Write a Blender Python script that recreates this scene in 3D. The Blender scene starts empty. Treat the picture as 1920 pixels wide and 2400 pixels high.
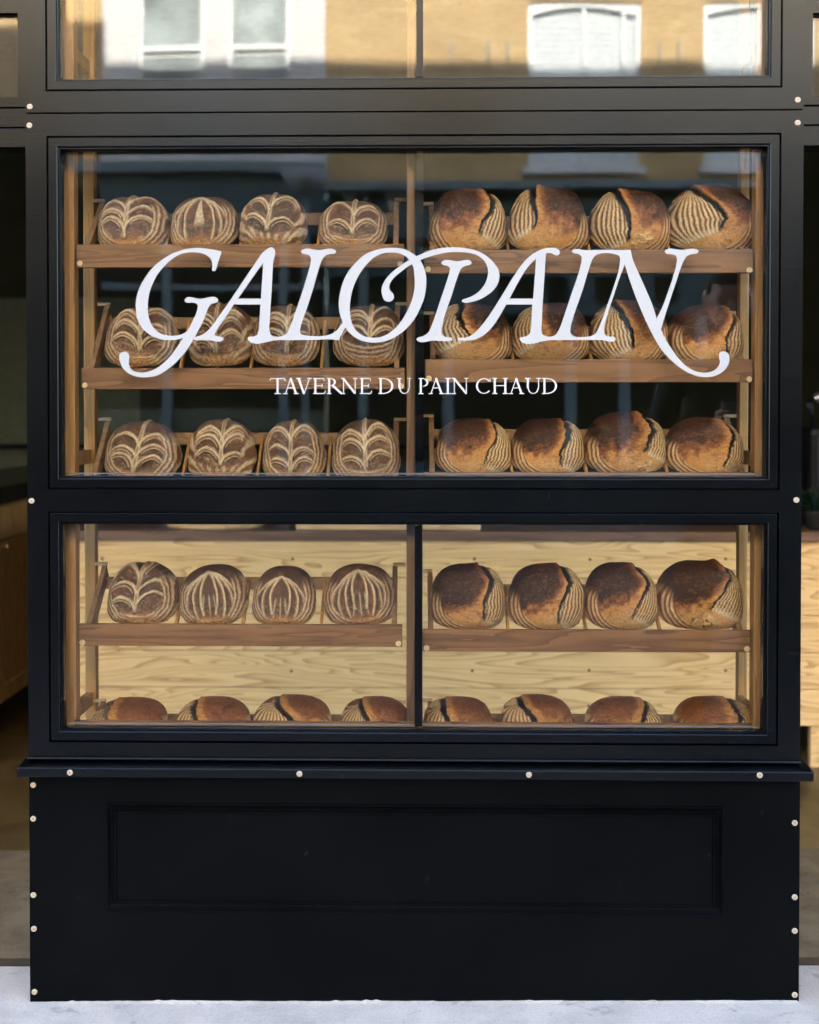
import bpy, bmesh, math, random
import numpy as np
from math import radians, sin, cos, pi, tan
from mathutils import Vector, Matrix, Euler
from mathutils.geometry import tessellate_polygon

sc = bpy.context.scene
col = sc.collection

# ------------------------------------------------------------------ camera
CAM_Y, CAM_Z = -3.10, 1.388
LENS, SENSOR = 57.96, 36.0
PITCH, YAW = radians(1.03), radians(1.2)
SHX = tan(YAW) * LENS / SENSOR - 10 / 1920
SHY = tan(PITCH) * LENS / SENSOR - 240 / 1920
cd = bpy.data.cameras.new('camera')
cam = bpy.data.objects.new('camera', cd)
col.objects.link(cam)
cam.location = (0, CAM_Y, CAM_Z)
cam.rotation_euler = (pi / 2 - PITCH, 0, YAW)
cd.sensor_fit = 'HORIZONTAL'
cd.sensor_width = SENSOR
cd.lens = LENS
cd.shift_x, cd.shift_y = SHX, SHY
cd.clip_start, cd.clip_end = 0.05, 600
cd.dof.use_dof = True
cd.dof.focus_distance = 3.22
cd.dof.aperture_fstop = 3.2
sc.camera = cam

# ------------------------------------------------------------------ light
SUN_EL, SUN_AZ = radians(31), radians(2)          # the sun stands behind the shop
w = bpy.data.worlds.new('World')
sc.world = w
w.use_nodes = True
nt = w.node_tree
bg = nt.nodes['Background']
sky = nt.nodes.new('ShaderNodeTexSky')
sky.sky_type = 'NISHITA'
sky.sun_disc = False
sky.sun_elevation = SUN_EL
sky.sun_rotation = SUN_AZ
sky.air_density = 1.0
sky.dust_density = 1.5
nt.links.new(sky.outputs[0], bg.inputs[0])
bg.inputs[1].default_value = 0.11
ld = bpy.data.lights.new('sun', 'SUN')
ld.energy = 3.6
ld.angle = radians(0.5)
ld.color = (1.0, 0.93, 0.82)
sun = bpy.data.objects.new('sun', ld)
col.objects.link(sun)
sdir = Vector((sin(SUN_AZ) * cos(SUN_EL), cos(SUN_AZ) * cos(SUN_EL), sin(SUN_EL)))
sun.rotation_euler = sdir.to_track_quat('Z', 'Y').to_euler()
sun.location = (0, 20, 20)
sc.view_settings.view_transform = 'Standard'
sc.view_settings.look = 'None'
sc.view_settings.gamma = 1
sc.view_settings.exposure = 4.35
sc.render.engine = 'CYCLES'
try:
    sc.cycles.max_bounces = 10
    sc.cycles.transparent_max_bounces = 16
    sc.cycles.diffuse_bounces = 5
    sc.cycles.caustics_reflective = True
except Exception:
    pass

# ------------------------------------------------------------------ measuring helper: photo pixel -> point on the plane y = Y
_R = Euler((pi / 2 - PITCH, 0, YAW)).to_matrix()
def P(px, py, Y=0.0):
    d = _R @ Vector((((px - 960) / 1920 + SHX) * SENSOR / LENS, ((1200 - py) / 1920 + SHY) * SENSOR / LENS, -1))
    t = (Y - CAM_Y) / d.y
    return Vector((d.x * t, Y, CAM_Z + d.z * t))
GLASS_Y = 0.045
def PR(px, py, y):
    """point at street depth y (negative) whose mirror image in the window glass is seen at the pixel"""
    v = P(px, py, 2 * GLASS_Y - y)
    return Vector((v.x, y, v.z))
def mx(a, b):
    return (a + b) / 2

# ------------------------------------------------------------------ object helpers
def tag(o, label=None, cat=None, group=None, kind=None):
    if label: o['label'] = label
    if cat: o['category'] = cat
    if group: o['group'] = group
    if kind: o['kind'] = kind
    return o
def empty(name, loc, label, cat, group=None):
    o = bpy.data.objects.new(name, None)
    o.location = loc
    o.empty_display_size = .05
    col.objects.link(o)
    return tag(o, label, cat, group)
def root_loc(o):
    v = Vector((0, 0, 0))
    while o is not None:
        v = v + Vector(o.location)
        o = o.parent
    return v
def link(name, me, mat, parent=None):
    o = bpy.data.objects.new(name, me)
    if mat is not None: me.materials.append(mat)
    col.objects.link(o)
    if parent is not None: o.parent = parent
    return o

class MB:
    def __init__(s):
        s.v = []; s.f = []
    def poly(s, pts):
        n = len(s.v); s.v += [tuple(p) for p in pts]; s.f.append(tuple(range(n, n + len(pts))))
    def box(s, x0, x1, y0, y1, z0, z1):
        n = len(s.v)
        s.v += [(x, y, z) for x in (x0, x1) for y in (y0, y1) for z in (z0, z1)]
        for f in ((0, 1, 3, 2), (4, 6, 7, 5), (0, 4, 5, 1), (2, 3, 7, 6), (0, 2, 6, 4), (1, 5, 7, 3)):
            s.f.append(tuple(n + i for i in f))
        return s
    def hexa(s, pts):
        """8 points: bottom loop 4, top loop 4"""
        n = len(s.v); s.v += [tuple(p) for p in pts]
        for f in ((3, 2, 1, 0), (4, 5, 6, 7), (0, 1, 5, 4), (1, 2, 6, 5), (2, 3, 7, 6), (3, 0, 4, 7)):
            s.f.append(tuple(n + i for i in f))
        return s
    def bar(s, p, q, wx, wz):
        """bar in a plane x=const from p to q; wx thickness across x, wz thickness perpendicular"""
        p = Vector(p); q = Vector(q); d = (q - p).normalized()
        n = Vector((0, -d.z, d.y)) * wz / 2; x = Vector((wx / 2, 0, 0))
        s.hexa([p - x - n, p + x - n, p + x + n, p - x + n, q - x - n, q + x - n, q + x + n, q - x + n])
        return s
    def rings(s, L, cap=False):
        """L: list of (x0,x1,z0,z1,y) rectangles joined by mitred strips"""
        base = len(s.v)
        for (x0, x1, z0, z1, y) in L:
            s.v += [(x0, y, z0), (x1, y, z0), (x1, y, z1), (x0, y, z1)]
        for k in range(len(L) - 1):
            a = base + 4 * k; b = a + 4
            for i in range(4):
                j = (i + 1) % 4
                s.f.append((a + i, a + j, b + j, b + i))
        if cap:
            a = base + 4 * (len(L) - 1); s.f.append((a, a + 1, a + 2, a + 3))
        return s
    def lathe(s, prof, c, axis='z', seg=24):
        """prof: list of (r, h) around axis through c"""
        base = len(s.v); c = Vector(c)
        for (r, h) in prof:
            for i in range(seg):
                t = 2 * pi * i / seg
                a, b = r * cos(t), r * sin(t)
                p = {'z': (a, b, h), 'y': (a, h, b), 'x': (h, a, b)}[axis]
                s.v.append(tuple(c + Vector(p)))
        for k in range(len(prof) - 1):
            for i in range(seg):
                j = (i + 1) % seg
                A = base + k * seg
                s.f.append((A + i, A + j, A + seg + j, A + seg + i))
        s.f.append(tuple(base + i for i in range(seg)))
        A = base + (len(prof) - 1) * seg
        s.f.append(tuple(A + i for i in reversed(range(seg))))
        return s
    def tube(s, pts, rads, seg=10):
        base = len(s.v); pts = [Vector(p) for p in pts]
        if not isinstance(rads, (list, tuple)): rads = [rads] * len(pts)
        for k, p in enumerate(pts):
            d = (pts[min(k + 1, len(pts) - 1)] - pts[max(k - 1, 0)]).normalized()
            u = d.orthogonal().normalized() if k == 0 else (u - d * u.dot(d)).normalized()
            v = d.cross(u)
            for i in range(seg):
                t = 2 * pi * i / seg
                s.v.append(tuple(p + (u * cos(t) + v * sin(t)) * rads[k]))
        for k in range(len(pts) - 1):
            for i in range(seg):
                j = (i + 1) % seg; A = base + k * seg
                s.f.append((A + i, A + j, A + seg + j, A + seg + i))
        s.f.append(tuple(base + i for i in range(seg)))
        A = base + (len(pts) - 1) * seg
        s.f.append(tuple(A + i for i in range(seg)))
        return s
    def build(s, name, mat, parent=None, bevel=0, smooth=False, segs=2):
        L = root_loc(parent)
        me = bpy.data.meshes.new(name)
        me.from_pydata([(a - L.x, b - L.y, c - L.z) for a, b, c in s.v], [], s.f)
        bm = bmesh.new(); bm.from_mesh(me)
        bmesh.ops.recalc_face_normals(bm, faces=bm.faces)
        bm.to_mesh(me); bm.free()
        if smooth:
            for p in me.polygons: p.use_smooth = True
        o = link(name, me, mat, parent)
        if bevel:
            m = o.modifiers.new('bevel', 'BEVEL'); m.width = bevel; m.segments = segs
            m.limit_method = 'ANGLE'; m.angle_limit = radians(40)
        return o

# ------------------------------------------------------------------ materials
def mat(name):
    m = bpy.data.materials.new(name); m.use_nodes = True
    n = m.node_tree.nodes; l = m.node_tree.links
    b = n['Principled BSDF']
    return m, n, l, b
def ramp(n, stops):
    r = n.new('ShaderNodeValToRGB')
    e = r.color_ramp.elements
    while len(e) < len(stops): e.new(.5)
    for i, (p, c) in enumerate(stops):
        e[i].position = p; e[i].color = (*c, 1)
    return r
def coords(n, l, scale=(1, 1, 1), rnd=True):
    tc = n.new('ShaderNodeTexCoord'); mp = n.new('ShaderNodeMapping')
    mp.inputs['Scale'].default_value = scale
    if rnd:
        oi = n.new('ShaderNodeObjectInfo'); ml = n.new('ShaderNodeVectorMath'); ml.operation = 'SCALE'
        cb = n.new('ShaderNodeCombineXYZ')
        cb.inputs[0].default_value = 7.1; cb.inputs[1].default_value = 3.3; cb.inputs[2].default_value = 5.7
        l.new(cb.outputs[0], ml.inputs[0]); l.new(oi.outputs['Random'], ml.inputs['Scale'])
        ad = n.new('ShaderNodeVectorMath'); ad.operation = 'ADD'
        l.new(tc.outputs['Object'], ad.inputs[0]); l.new(ml.outputs[0], ad.inputs[1])
        l.new(ad.outputs[0], mp.inputs['Vector'])
    else:
        l.new(tc.outputs['Object'], mp.inputs['Vector'])
    return mp
def noise(n, l, vec, scale, detail=4, rough=.55, dist=0):
    t = n.new('ShaderNodeTexNoise'); t.inputs['Scale'].default_value = scale
    t.inputs['Detail'].default_value = detail; t.inputs['Roughness'].default_value = rough
    t.inputs['Distortion'].default_value = dist
    l.new(vec.outputs[0], t.inputs['Vector'])
    return t
def bump(n, l, b, src, strength, dist):
    bp = n.new('ShaderNodeBump'); bp.inputs['Strength'].default_value = strength; bp.inputs['Distance'].default_value = dist
    l.new(src, bp.inputs['Height']); l.new(bp.outputs[0], b.inputs['Normal'])
def math_(n, l, op, a, b2=None):
    m = n.new('ShaderNodeMath'); m.operation = op
    for i, x in enumerate((a, b2)):
        if x is None: continue
        if isinstance(x, (int, float)): m.inputs[i].default_value = x
        else: l.new(x, m.inputs[i])
    return m.outputs[0]
def plain(name, c, rough=.6, metal=0, spec=.5, bumpy=0, var=0.12, scale=20):
    m, n, l, b = mat(name)
    b.inputs['Roughness'].default_value = rough; b.inputs['Metallic'].default_value = metal
    b.inputs['Specular IOR Level'].default_value = spec
    cv = coords(n, l)
    t = noise(n, l, cv, scale)
    r = ramp(n, [(.3, tuple(x * (1 - var) for x in c)), (.7, tuple(min(1, x * (1 + var)) for x in c))])
    l.new(t.outputs['Fac'], r.inputs[0]); l.new(r.outputs[0], b.inputs['Base Color'])
    if bumpy: bump(n, l, b, t.outputs['Fac'], bumpy, .01)
    return m
def wood(name, dark, light, sc3, rings=9, rough=.55, dist=1.0, fine=.25, contrast=1.0, power=2.2):
    """contours of a stretched noise field (cathedral grain) plus fine pores"""
    m, n, l, b = mat(name)
    cv = coords(n, l, sc3)
    t = noise(n, l, cv, 1.0, 2, .45, dist)
    k = math_(n, l, 'MULTIPLY', t.outputs['Fac'], rings)
    fr = math_(n, l, 'FRACT', k)
    pw = math_(n, l, 'POWER', fr, power)
    cf = coords(n, l, tuple(x * 9 for x in sc3))
    t2 = noise(n, l, cf, 2.2, 5, .65, .2)
    mixv = math_(n, l, 'ADD', math_(n, l, 'MULTIPLY', pw, 1 - fine), math_(n, l, 'MULTIPLY', t2.outputs['Fac'], fine * 1.3))
    r = ramp(n, [(0.05, light), (0.55, tuple((a + c) / 2 for a, c in zip(dark, light))), (1.0, dark)])
    l.new(math_(n, l, 'MULTIPLY', mixv, contrast), r.inputs[0])
    l.new(r.outputs[0], b.inputs['Base Color'])
    b.inputs['Roughness'].default_value = rough
    bump(n, l, b, mixv, .15, .002)
    return m

# black joinery paint: brushed, slightly uneven sheen
def black_paint(nm='black_paint', spec=.30, ra=.20, rb=.27):
    m, n, l, b = mat(nm)
    cv = coords(n, l, (1, 1, 1), False)
    t = noise(n, l, cv, 3.5, 5, .6)
    r = ramp(n, [(.3, (.0008, .0009, .0010)), (.75, (.0016, .0018, .0020))])
    l.new(t.outputs['Fac'], r.inputs[0])
    cs = coords(n, l, (6, 30, 160), False)
    s = noise(n, l, cs, 1.6, 4, .7)
    sp = noise(n, l, cv, 260, 2, .5)
    mr = n.new('ShaderNodeMapRange'); mr.inputs[1].default_value = .3; mr.inputs[2].default_value = .7
    mr.inputs[3].default_value = ra; mr.inputs[4].default_value = rb
    l.new(t.outputs['Fac'], mr.inputs[0]); l.new(mr.outputs[0], b.inputs['Roughness'])
    dk = noise(n, l, cv, 46, 3, .6)
    dr = ramp(n, [(.66, (0, 0, 0)), (.74, (.6, .6, .6))]); l.new(dk.outputs['Fac'], dr.inputs[0])
    dm = n.new('ShaderNodeMixRGB'); dm.inputs[2].default_value = (.012, .012, .012, 1)
    l.new(dr.outputs[0], dm.inputs[0]); l.new(r.outputs[0], dm.inputs[1]); l.new(dm.outputs[0], b.inputs['Base Color'])
    hh = math_(n, l, 'ADD', s.outputs['Fac'], math_(n, l, 'MULTIPLY', sp.outputs['Fac'], .25))
    bump(n, l, b, hh, .16, .0008)
    b.inputs['Specular IOR Level'].default_value = spec
    b.inputs['Specular Tint'].default_value = (.80, .89, 1.0, 1)
    return m
M_black = black_paint()
M_black_shade = black_paint('shaded_black_paint', .075, .34, .45)  # copy of the joinery paint, gloss cut so the base reads shaded

def glass_mat(name, fac, tint=(.93, .95, .94)):
    m = bpy.data.materials.new(name); m.use_nodes = True
    n = m.node_tree.nodes; l = m.node_tree.links; n.clear()
    out = n.new('ShaderNodeOutputMaterial'); mixn = n.new('ShaderNodeMixShader')
    tr = n.new('ShaderNodeBsdfTransparent'); gl = n.new('ShaderNodeBsdfGlossy')
    tr.inputs[0].default_value = (*tint, 1); gl.inputs[0].default_value = (.97, .98, 1, 1)
    gl.inputs['Roughness'].default_value = 0.0
    tc = n.new('ShaderNodeTexCoord'); nz = n.new('ShaderNodeTexNoise'); nz.inputs['Scale'].default_value = 2.0
    nz.inputs['Detail'].default_value = 1
    l.new(tc.outputs['Object'], nz.inputs['Vector'])
    bp = n.new('ShaderNodeBump'); bp.inputs['Strength'].default_value = .12; bp.inputs['Distance'].default_value = .004
    l.new(nz.outputs['Fac'], bp.inputs['Height']); l.new(bp.outputs[0], gl.inputs['Normal'])
    fr = n.new('ShaderNodeFresnel'); fr.inputs[0].default_value = 1.45
    ad = n.new('ShaderNodeMath'); ad.operation = 'ADD'; ad.inputs[1].default_value = fac - .034; ad.use_clamp = True
    l.new(fr.outputs[0], ad.inputs[0])
    l.new(ad.outputs[0], mixn.inputs[0]); l.new(tr.outputs[0], mixn.inputs[1]); l.new(gl.outputs[0], mixn.inputs[2])
    l.new(mixn.outputs[0], out.inputs[0])
    return m
M_glass_top = glass_mat('transom_glass', .038)
M_glass = glass_mat('window_glass', .041)

M_bolt = plain('brass_bolt', (.42, .34, .24), .5, .2, .5, 0, .25, 400)
M_screw = plain('tray_screw', (.85, .68, .45), .5, .0, .5, 0, .1, 400)
M_vinyl = plain('white_vinyl', (.34, .335, .33), .55, 0, .3, 0, .02, 6)
M_vinyl2 = plain('warm_white_vinyl', (.46, .44, .42), .55, 0, .3, 0, .02, 6)
M_tray = wood('walnut_tray', (.12, .050, .022), (.36, .185, .092), (2.0, 9, 26), 5, .5, .8, .45)
M_traydk = wood('walnut_post', (.10, .05, .025), (.26, .14, .07), (26, 26, 1.4), 4, .5, .6, .45)
M_trayside = wood('oak_tray_side', (.20, .11, .06), (.40, .25, .15), (9, 2.5, 14), 5, .55, .6, .45)
M_post = wood('oak_post', (.33, .165, .065), (.60, .34, .155), (26, 26, 1.4), 4, .5, .6, .45)
M_post2 = wood('pine_post', (.36, .17, .05), (.66, .34, .11), (26, 26, 1.4), 4, .5, .6, .4)
M_peg = plain('pale_dowel', (.68, .50, .30), .5)
M_pine = wood('pine_plank', (.44, .235, .08), (.84, .575, .265), (.85, 3, 8.6), 18, .5, .8, .22, 1.08, 3.0)
M_ctop = wood('dark_counter_top', (.07, .035, .018), (.20, .10, .055), (1.5, 3, 14), 5, .4)
M_board = wood('cutting_board', (.42, .24, .10), (.72, .50, .27), (3, 3, 14), 6, .5)
M_cab = wood('aged_cabinet_wood', (.20, .095, .028), (.52, .28, .095), (14, 14, 2.0), 6, .45)
M_brass = plain('old_brass', (.6, .42, .2), .3, .9)
M_wall_in = plain('olive_interior_wall', (.12, .11, .055), .8, 0, .2, .1, .2, 2.5)
M_ceil = plain('white_ceiling', (.75, .74, .70), .8, 0, .2)
M_dark = plain('dark_void', (.012, .012, .012), .6)
M_blackmetal = plain('black_metal', (.01, .01, .01), .3, 0, .5)
M_chrome = plain('chrome', (.8, .8, .8), .15, 1)
M_leaf = plain('dark_leaf', (.006, .022, .014), .45, 0, .5, 0, .4, 30)
M_pot = plain('dark_pot', (.02, .02, .02), .5)

def concrete(name, c, c2, stain, sc_=1.0, rough=.85, bmp=.35):
    m, n, l, b = mat(name)
    cv = coords(n, l, (sc_, sc_, sc_), False)
    a = noise(n, l, cv, 2.2, 6, .62, .4)
    g = noise(n, l, cv, 90, 3, .7)
    st = noise(n, l, cv, 6.5, 4, .6, 1.2)
    r = ramp(n, [(.32, c2), (.62, c)])
    l.new(a.outputs['Fac'], r.inputs[0])
    mixa = n.new('ShaderNodeMixRGB'); mixa.blend_type = 'MULTIPLY'; mixa.inputs[0].default_value = .55
    gr = ramp(n, [(.3, (.62, .62, .62)), (.6, (1, 1, 1))]); l.new(g.outputs['Fac'], gr.inputs[0])
    l.new(r.outputs[0], mixa.inputs[1]); l.new(gr.outputs[0], mixa.inputs[2])
    mixb = n.new('ShaderNodeMixRGB'); mixb.inputs[2].default_value = (*stain, 1)
    sr = ramp(n, [(.60, (0, 0, 0)), (.72, (.75, .75, .75))]); l.new(st.outputs['Fac'], sr.inputs[0])
    l.new(sr.outputs[0], mixb.inputs[0]); l.new(mixa.outputs[0], mixb.inputs[1])
    l.new(mixb.outputs[0], b.inputs['Base Color'])
    b.inputs['Roughness'].default_value = rough
    hh = math_(n, l, 'ADD', g.outputs['Fac'], math_(n, l, 'MULTIPLY', a.outputs['Fac'], 2))
    bump(n, l, b, hh, bmp, .004)
    return m
M_pave = concrete('pale_pavement', (.49, .425, .355), (.36, .315, .265), (.20, .175, .15), 2.2, .85, .5)
M_slab = concrete('worn_entrance_slab', (.20, .145, .075), (.10, .068, .03), (.05, .034, .014), 3.6, .8, .6)
M_floor = concrete('dark_amber_floor', (.12, .078, .026), (.055, .033, .011), (.03, .018, .008), 3.5, .34, .2)
M_road = concrete('asphalt', (.035, .035, .037), (.028, .028, .03), (.02, .02, .02), 1, .9)

# ------------------------------------------------------------------ THE SETTING: ground
YIN = 0.20                                         # line of the recessed side bays / threshold
def GZ(x):                                         # the street falls gently to the left
    return -.0142 + .0101 * max(-3, min(3, x))
def strip(name, m, xs, y0, y1, dz=0.0, th=0.0):
    g = MB()
    for a, b in zip(xs, xs[1:]):
        za, zb = GZ(a) + dz, GZ(b) + dz
        if th:
            g.hexa([(a, y0, za - th), (b, y0, zb - th), (b, y1, zb - th), (a, y1, za - th), (a, y0, za), (b, y0, zb), (b, y1, zb), (a, y1, za)])
        else:
            g.poly([(a, y0, za), (b, y0, zb), (b, y1, zb), (a, y1, za)])
    return tag(g.build(name, m), kind='structure')
strip('pavement', M_pave, (-40, -3, 3, 40), -2.2, YIN)
strip('kerb', plain('kerb_stone', (.25, .25, .25), .8), (-40, -3, 3, 40), -2.32, -2.2005, 0, .14)
g = MB(); g.poly([(-60, -60, -.16), (60, -60, -.16), (60, 60, -.16), (-60, 60, -.16)])
tag(g.build('road', M_road), kind='structure')
g = MB(); g.box(-40, 40, -11.995, -9.6, -.1595, 0.0)
tag(g.build('far_pavement', plain('far_paving', (.07, .07, .07), .85)), kind='structure')
strip('entrance_slab', M_slab, (-5.2, -3, 3, 5.2), YIN + .045, 1.08)
strip('shop_floor', M_floor, (-5.2, -3, 3, 5.2), 1.08, 6.5)
strip('threshold', plain('dark_threshold', (.05, .035, .02), .6), (-5.2, -3, 3, 5.2), YIN, YIN + .045, .002)

# ------------------------------------------------------------------ THE SHOP BUILDING
shop = empty('bakery_building', (0, 0, 0), 'black timber bakery shopfront with large windows and white lettering', 'building')
XL = mx(P(58, 100).x, P(70, 2300).x)
XR = mx(P(1884, 100).x, P(1874, 2300).x)
def zz(yl, yr, pl=110, pr=1830): return mx(P(pl, yl).z, P(pr, yr).z)
def xx(pt, pb, yt, yb): return mx(P(pt, yt).x, P(pb, yb).x)
Z_groove = zz(266, 256)
# opening rectangles in the frame face (the outer groove lines)
up = (P(106, 110).x, P(1835, 110).x, zz(213, 206), 2.82)
mn = (xx(107, 114, 319, 1148), xx(1833, 1827, 310, 1148), zz(1148, 1148), zz(319, 310))
lw = (P(114, 1470).x, P(1825, 1470).x, zz(1743, 1745), zz(1200, 1200))
Z_sill_top = P(970, 1797, -.04).z
Z_sill_bot = P(970, 1826, -.04).z
def inset(r, d): return (r[0] + d, r[1] - d, r[2] + d, r[3] - d)
def sash(mb, r, ybk=.11):
    q = [(0, 0), (0, .014), (.0035, .014), (.0035, .0015), (.005, 0), (.024, 0), (.0255, .0015), (.0265, .007), (.0295, .007),
         (.0290, .010), (.0312, .016), (.0312, .0395)]
    mb.rings([(*inset(r, d), y) for d, y in q])
    return q[-1][0]
# frame: face strips around each opening + returns
def frame_piece(name, outer, holes):
    """outer rect, holes stacked in z with the same grid; face at y=0"""
    mb = MB()
    x0, x1, z0, z1 = outer
    zs = z0
    for h in holes:                                # ascending z
        mb.poly([(x0, 0, zs), (x1, 0, zs), (x1, 0, h[2]), (x0, 0, h[2])])
        mb.poly([(x0, 0, h[2]), (h[0], 0, h[2]), (h[0], 0, h[3]), (x0, 0, h[3])])
        mb.poly([(h[1], 0, h[2]), (x1, 0, h[2]), (x1, 0, h[3]), (h[1], 0, h[3])])
        zs = h[3]
    mb.poly([(x0, 0, zs), (x1, 0, zs), (x1, 0, z1), (x0, 0, z1)])
    mb.rings([(x0, x1, z0, z1, 0), (x0, x1, z0, z1, .06)])
    return mb.build(name, M_black, shop)
frame_piece('upper_frame', (XL, XR, Z_groove + .002, 3.05), [up])
frame_piece('lower_frame', (XL, XR, Z_sill_top + .004, Z_groove - .002), [lw, mn])
frame_back = MB()
# solid carcass behind the face so the openings have real reveals
for (a, b_, c, d) in ((XL + .002, up[0] + .012, .3, 3.05), (up[1] - .012, XR - .002, .3, 3.05)):
    frame_back.box(a, b_, .0605, YIN + .02, Z_sill_bot - .2, d)
for (z0, z1) in ((Z_sill_bot - .2, lw[2] + .020), (lw[3] - .020, mn[2] + .020), (mn[3] - .020, up[2] + .020), (up[3] - .020, 3.05)):
    frame_back.box(up[0] + .0125, up[1] - .0125, .0605, .080, z0, z1)
frame_back.build('carcass', M_black, shop)
def rect_pane(name, r, gm):
    mb = MB(); d = .0312; q = inset(r, d)
    mb.box(q[0] - .004, q[1] + .004, .0400, .0500, q[2] - .004, q[3] + .004)
    return mb.build(name, gm, shop)
for nm, r in (('transom_sash', up), ('main_sash', mn), ('lower_sash', lw)):
    mb = MB(); sash(mb, r); mb.build(nm, M_black, shop)
    # inner stop behind the glass
    q = inset(r, .0345)
    mb = MB(); mb.rings([(q[0] - .022, q[1] + .022, q[2] - .022, q[3] + .022, .0505), (q[0] - .010, q[1] + .010, q[2] - .010, q[3] + .010, .0505), (q[0] - .010, q[1] + .010, q[2] - .010, q[3] + .010, .0604), (q[0] - .022, q[1] + .022, q[2] - .022, q[3] + .022, .0604)])
    mb.build('glazing_bead', M_black, shop)
pane_t = rect_pane('transom_pane', up, M_glass_top)
pane_m = rect_pane('main_pane', mn, M_glass)
pane_l = rect_pane('lower_pane', lw, M_glass)
# slim silver edge where the glass meets the lower bead
M_edge = plain('glass_edge_seal', (.09, .11, .12), .35)
for r in (up, mn, lw):
    q = inset(r, .0345); mb = MB(); mb.box(q[0] + .001, q[1] - .001, .0375, .0396, q[2] + .0002, q[2] + .0030)
    mb.build('edge_seal', M_edge, shop)
# mullions
def mull(pl, pr, y, r, ya, yb):
    x0, x1 = P(pl, y, ya).x, P(pr, y, ya).x
    mb = MB(); mb.box(x0, x1, ya, yb, r[2] + .035, r[3] - .035); return mb.build('mullion', M_black, shop, .0015)
mull(976, 992, 100, up, .026, .0392)
mull(974, 993, 700, mn, .0608, .075)
mull(972, 990, 1460, lw, .026, .0392)
# sill
mb = MB()
xs0, xs1 = P(39, 1810, -.045).x, P(1909, 1815, -.045).x
mb.hexa([(xs0, -.045, Z_sill_bot), (xs1, -.045, Z_sill_bot), (xs1, .05, Z_sill_bot), (xs0, .05, Z_sill_bot),
         (xs0, -.045, Z_sill_top - .006), (xs1, -.045, Z_sill_top - .006), (xs1 , .05, Z_sill_top + .003), (xs0, .05, Z_sill_top + .003)])
mb.box(XL - .002, XR + .002, -.010, .0, Z_sill_top + .002, Z_sill_top + .009)
mb.build('sill', M_black, shop, .004, segs=3)
# stall riser (base) with sunk moulded panel
pm = (P(248, 2010).x, P(1697, 2010).x, P(970, 2141).z, P(970, 1885).z)
mb = MB()
bt = Z_sill_bot - .0005
xb0, xb1 = P(70, 2200).x, P(1873.5, 2200).x
mb.poly([(xb0, 0, GZ(xb0) - .001), (xb1, 0, GZ(xb1) - .001), (xb1, 0, pm[2]), (xb0, 0, pm[2])])
for xq in (xb0, xb1): mb.poly([(xq, 0, -.03), (xq, YIN + .04, -.03), (xq, YIN + .04, 0), (xq, 0, 0)])
mb.poly([(xb0, 0, pm[3]), (xb1, 0, pm[3]), (xb1, 0, bt), (xb0, 0, bt)])
mb.poly([(xb0, 0, pm[2]), (pm[0], 0, pm[2]), (pm[0], 0, pm[3]), (xb0, 0, pm[3])])
mb.poly([(pm[1], 0, pm[2]), (xb1, 0, pm[2]), (xb1, 0, pm[3]), (pm[1], 0, pm[3])])
mb.rings([(xb0, xb1, 0, bt, 0), (xb0, xb1, 0, bt, YIN + .04)])
sr_ = mb.build('stall_riser', M_black_shade, shop)
mb = MB()
q = [(0, 0), (.0015, -.0028), (.005, -.0030), (.007, .0012), (.011, .006), (.016, .0072), (.019, .004), (.0205, -.0014), (.0240, -.0014), (.0255, .002), (.0265, .004)]
mb.rings([(*inset(pm, d), y) for d, y in q], cap=True)
mb.build('panel_moulding', M_black_shade, sr_)
rl = random.Random(3)
mb = MB(); nseg = 150; hh_ = 0
prev = None
for i in range(nseg + 1):
    x = xb0 + .004 + (xb1 - xb0 - .008) * i / nseg
    hh_ = .8 * hh_ + .2 * rl.uniform(.0003, .0060); h = hh_ + (rl.uniform(.001, .003) if rl.random() < .06 else 0)
    g0 = GZ(x) - .001; d_ = .010 + rl.random() * .012
    cur = [(x, -.0005, g0 + h), (x, -.004, g0 + h * .8), (x, -d_, g0)]
    if prev:
        mb.poly([prev[0], cur[0], cur[1], prev[1]]); mb.poly([prev[1], cur[1], cur[2], prev[2]])
    prev = cur
tag(mb.build('pavement_edge', M_pave), kind='structure')
# bolts
def bolt(px, py, y, r=.0068, parent=None, m=None):
    c = P(px, py, y)
    mb = MB()
    mb.lathe([(r * .45, .004), (r, .003), (r, -.0012), (r * .86, -.0026), (r * .38, -.0028), (r * .33, -.0004), (r * .12, -.0004)], c, 'y', 20)
    return mb.build('bolt' if parent is None else 'screw', m or M_bolt, parent or shop, smooth=False)
for (px, py) in ((70, 250), (69, 294), (1870, 234), (1870, 288), (74, 1174), (1867, 1172), (78, 1840), (78, 1919), (78.5, 2098),
                 (79.5, 2177), (81, 2325), (1863, 1929), (1863, 2103), (1863, 2182), (1863, 2332)):
    bolt(px, py, -.0005)
for (px, py) in ((164, 1811), (702, 1814), (1240, 1816), (1781, 1817)):
    bolt(px, py, -.0455)

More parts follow.
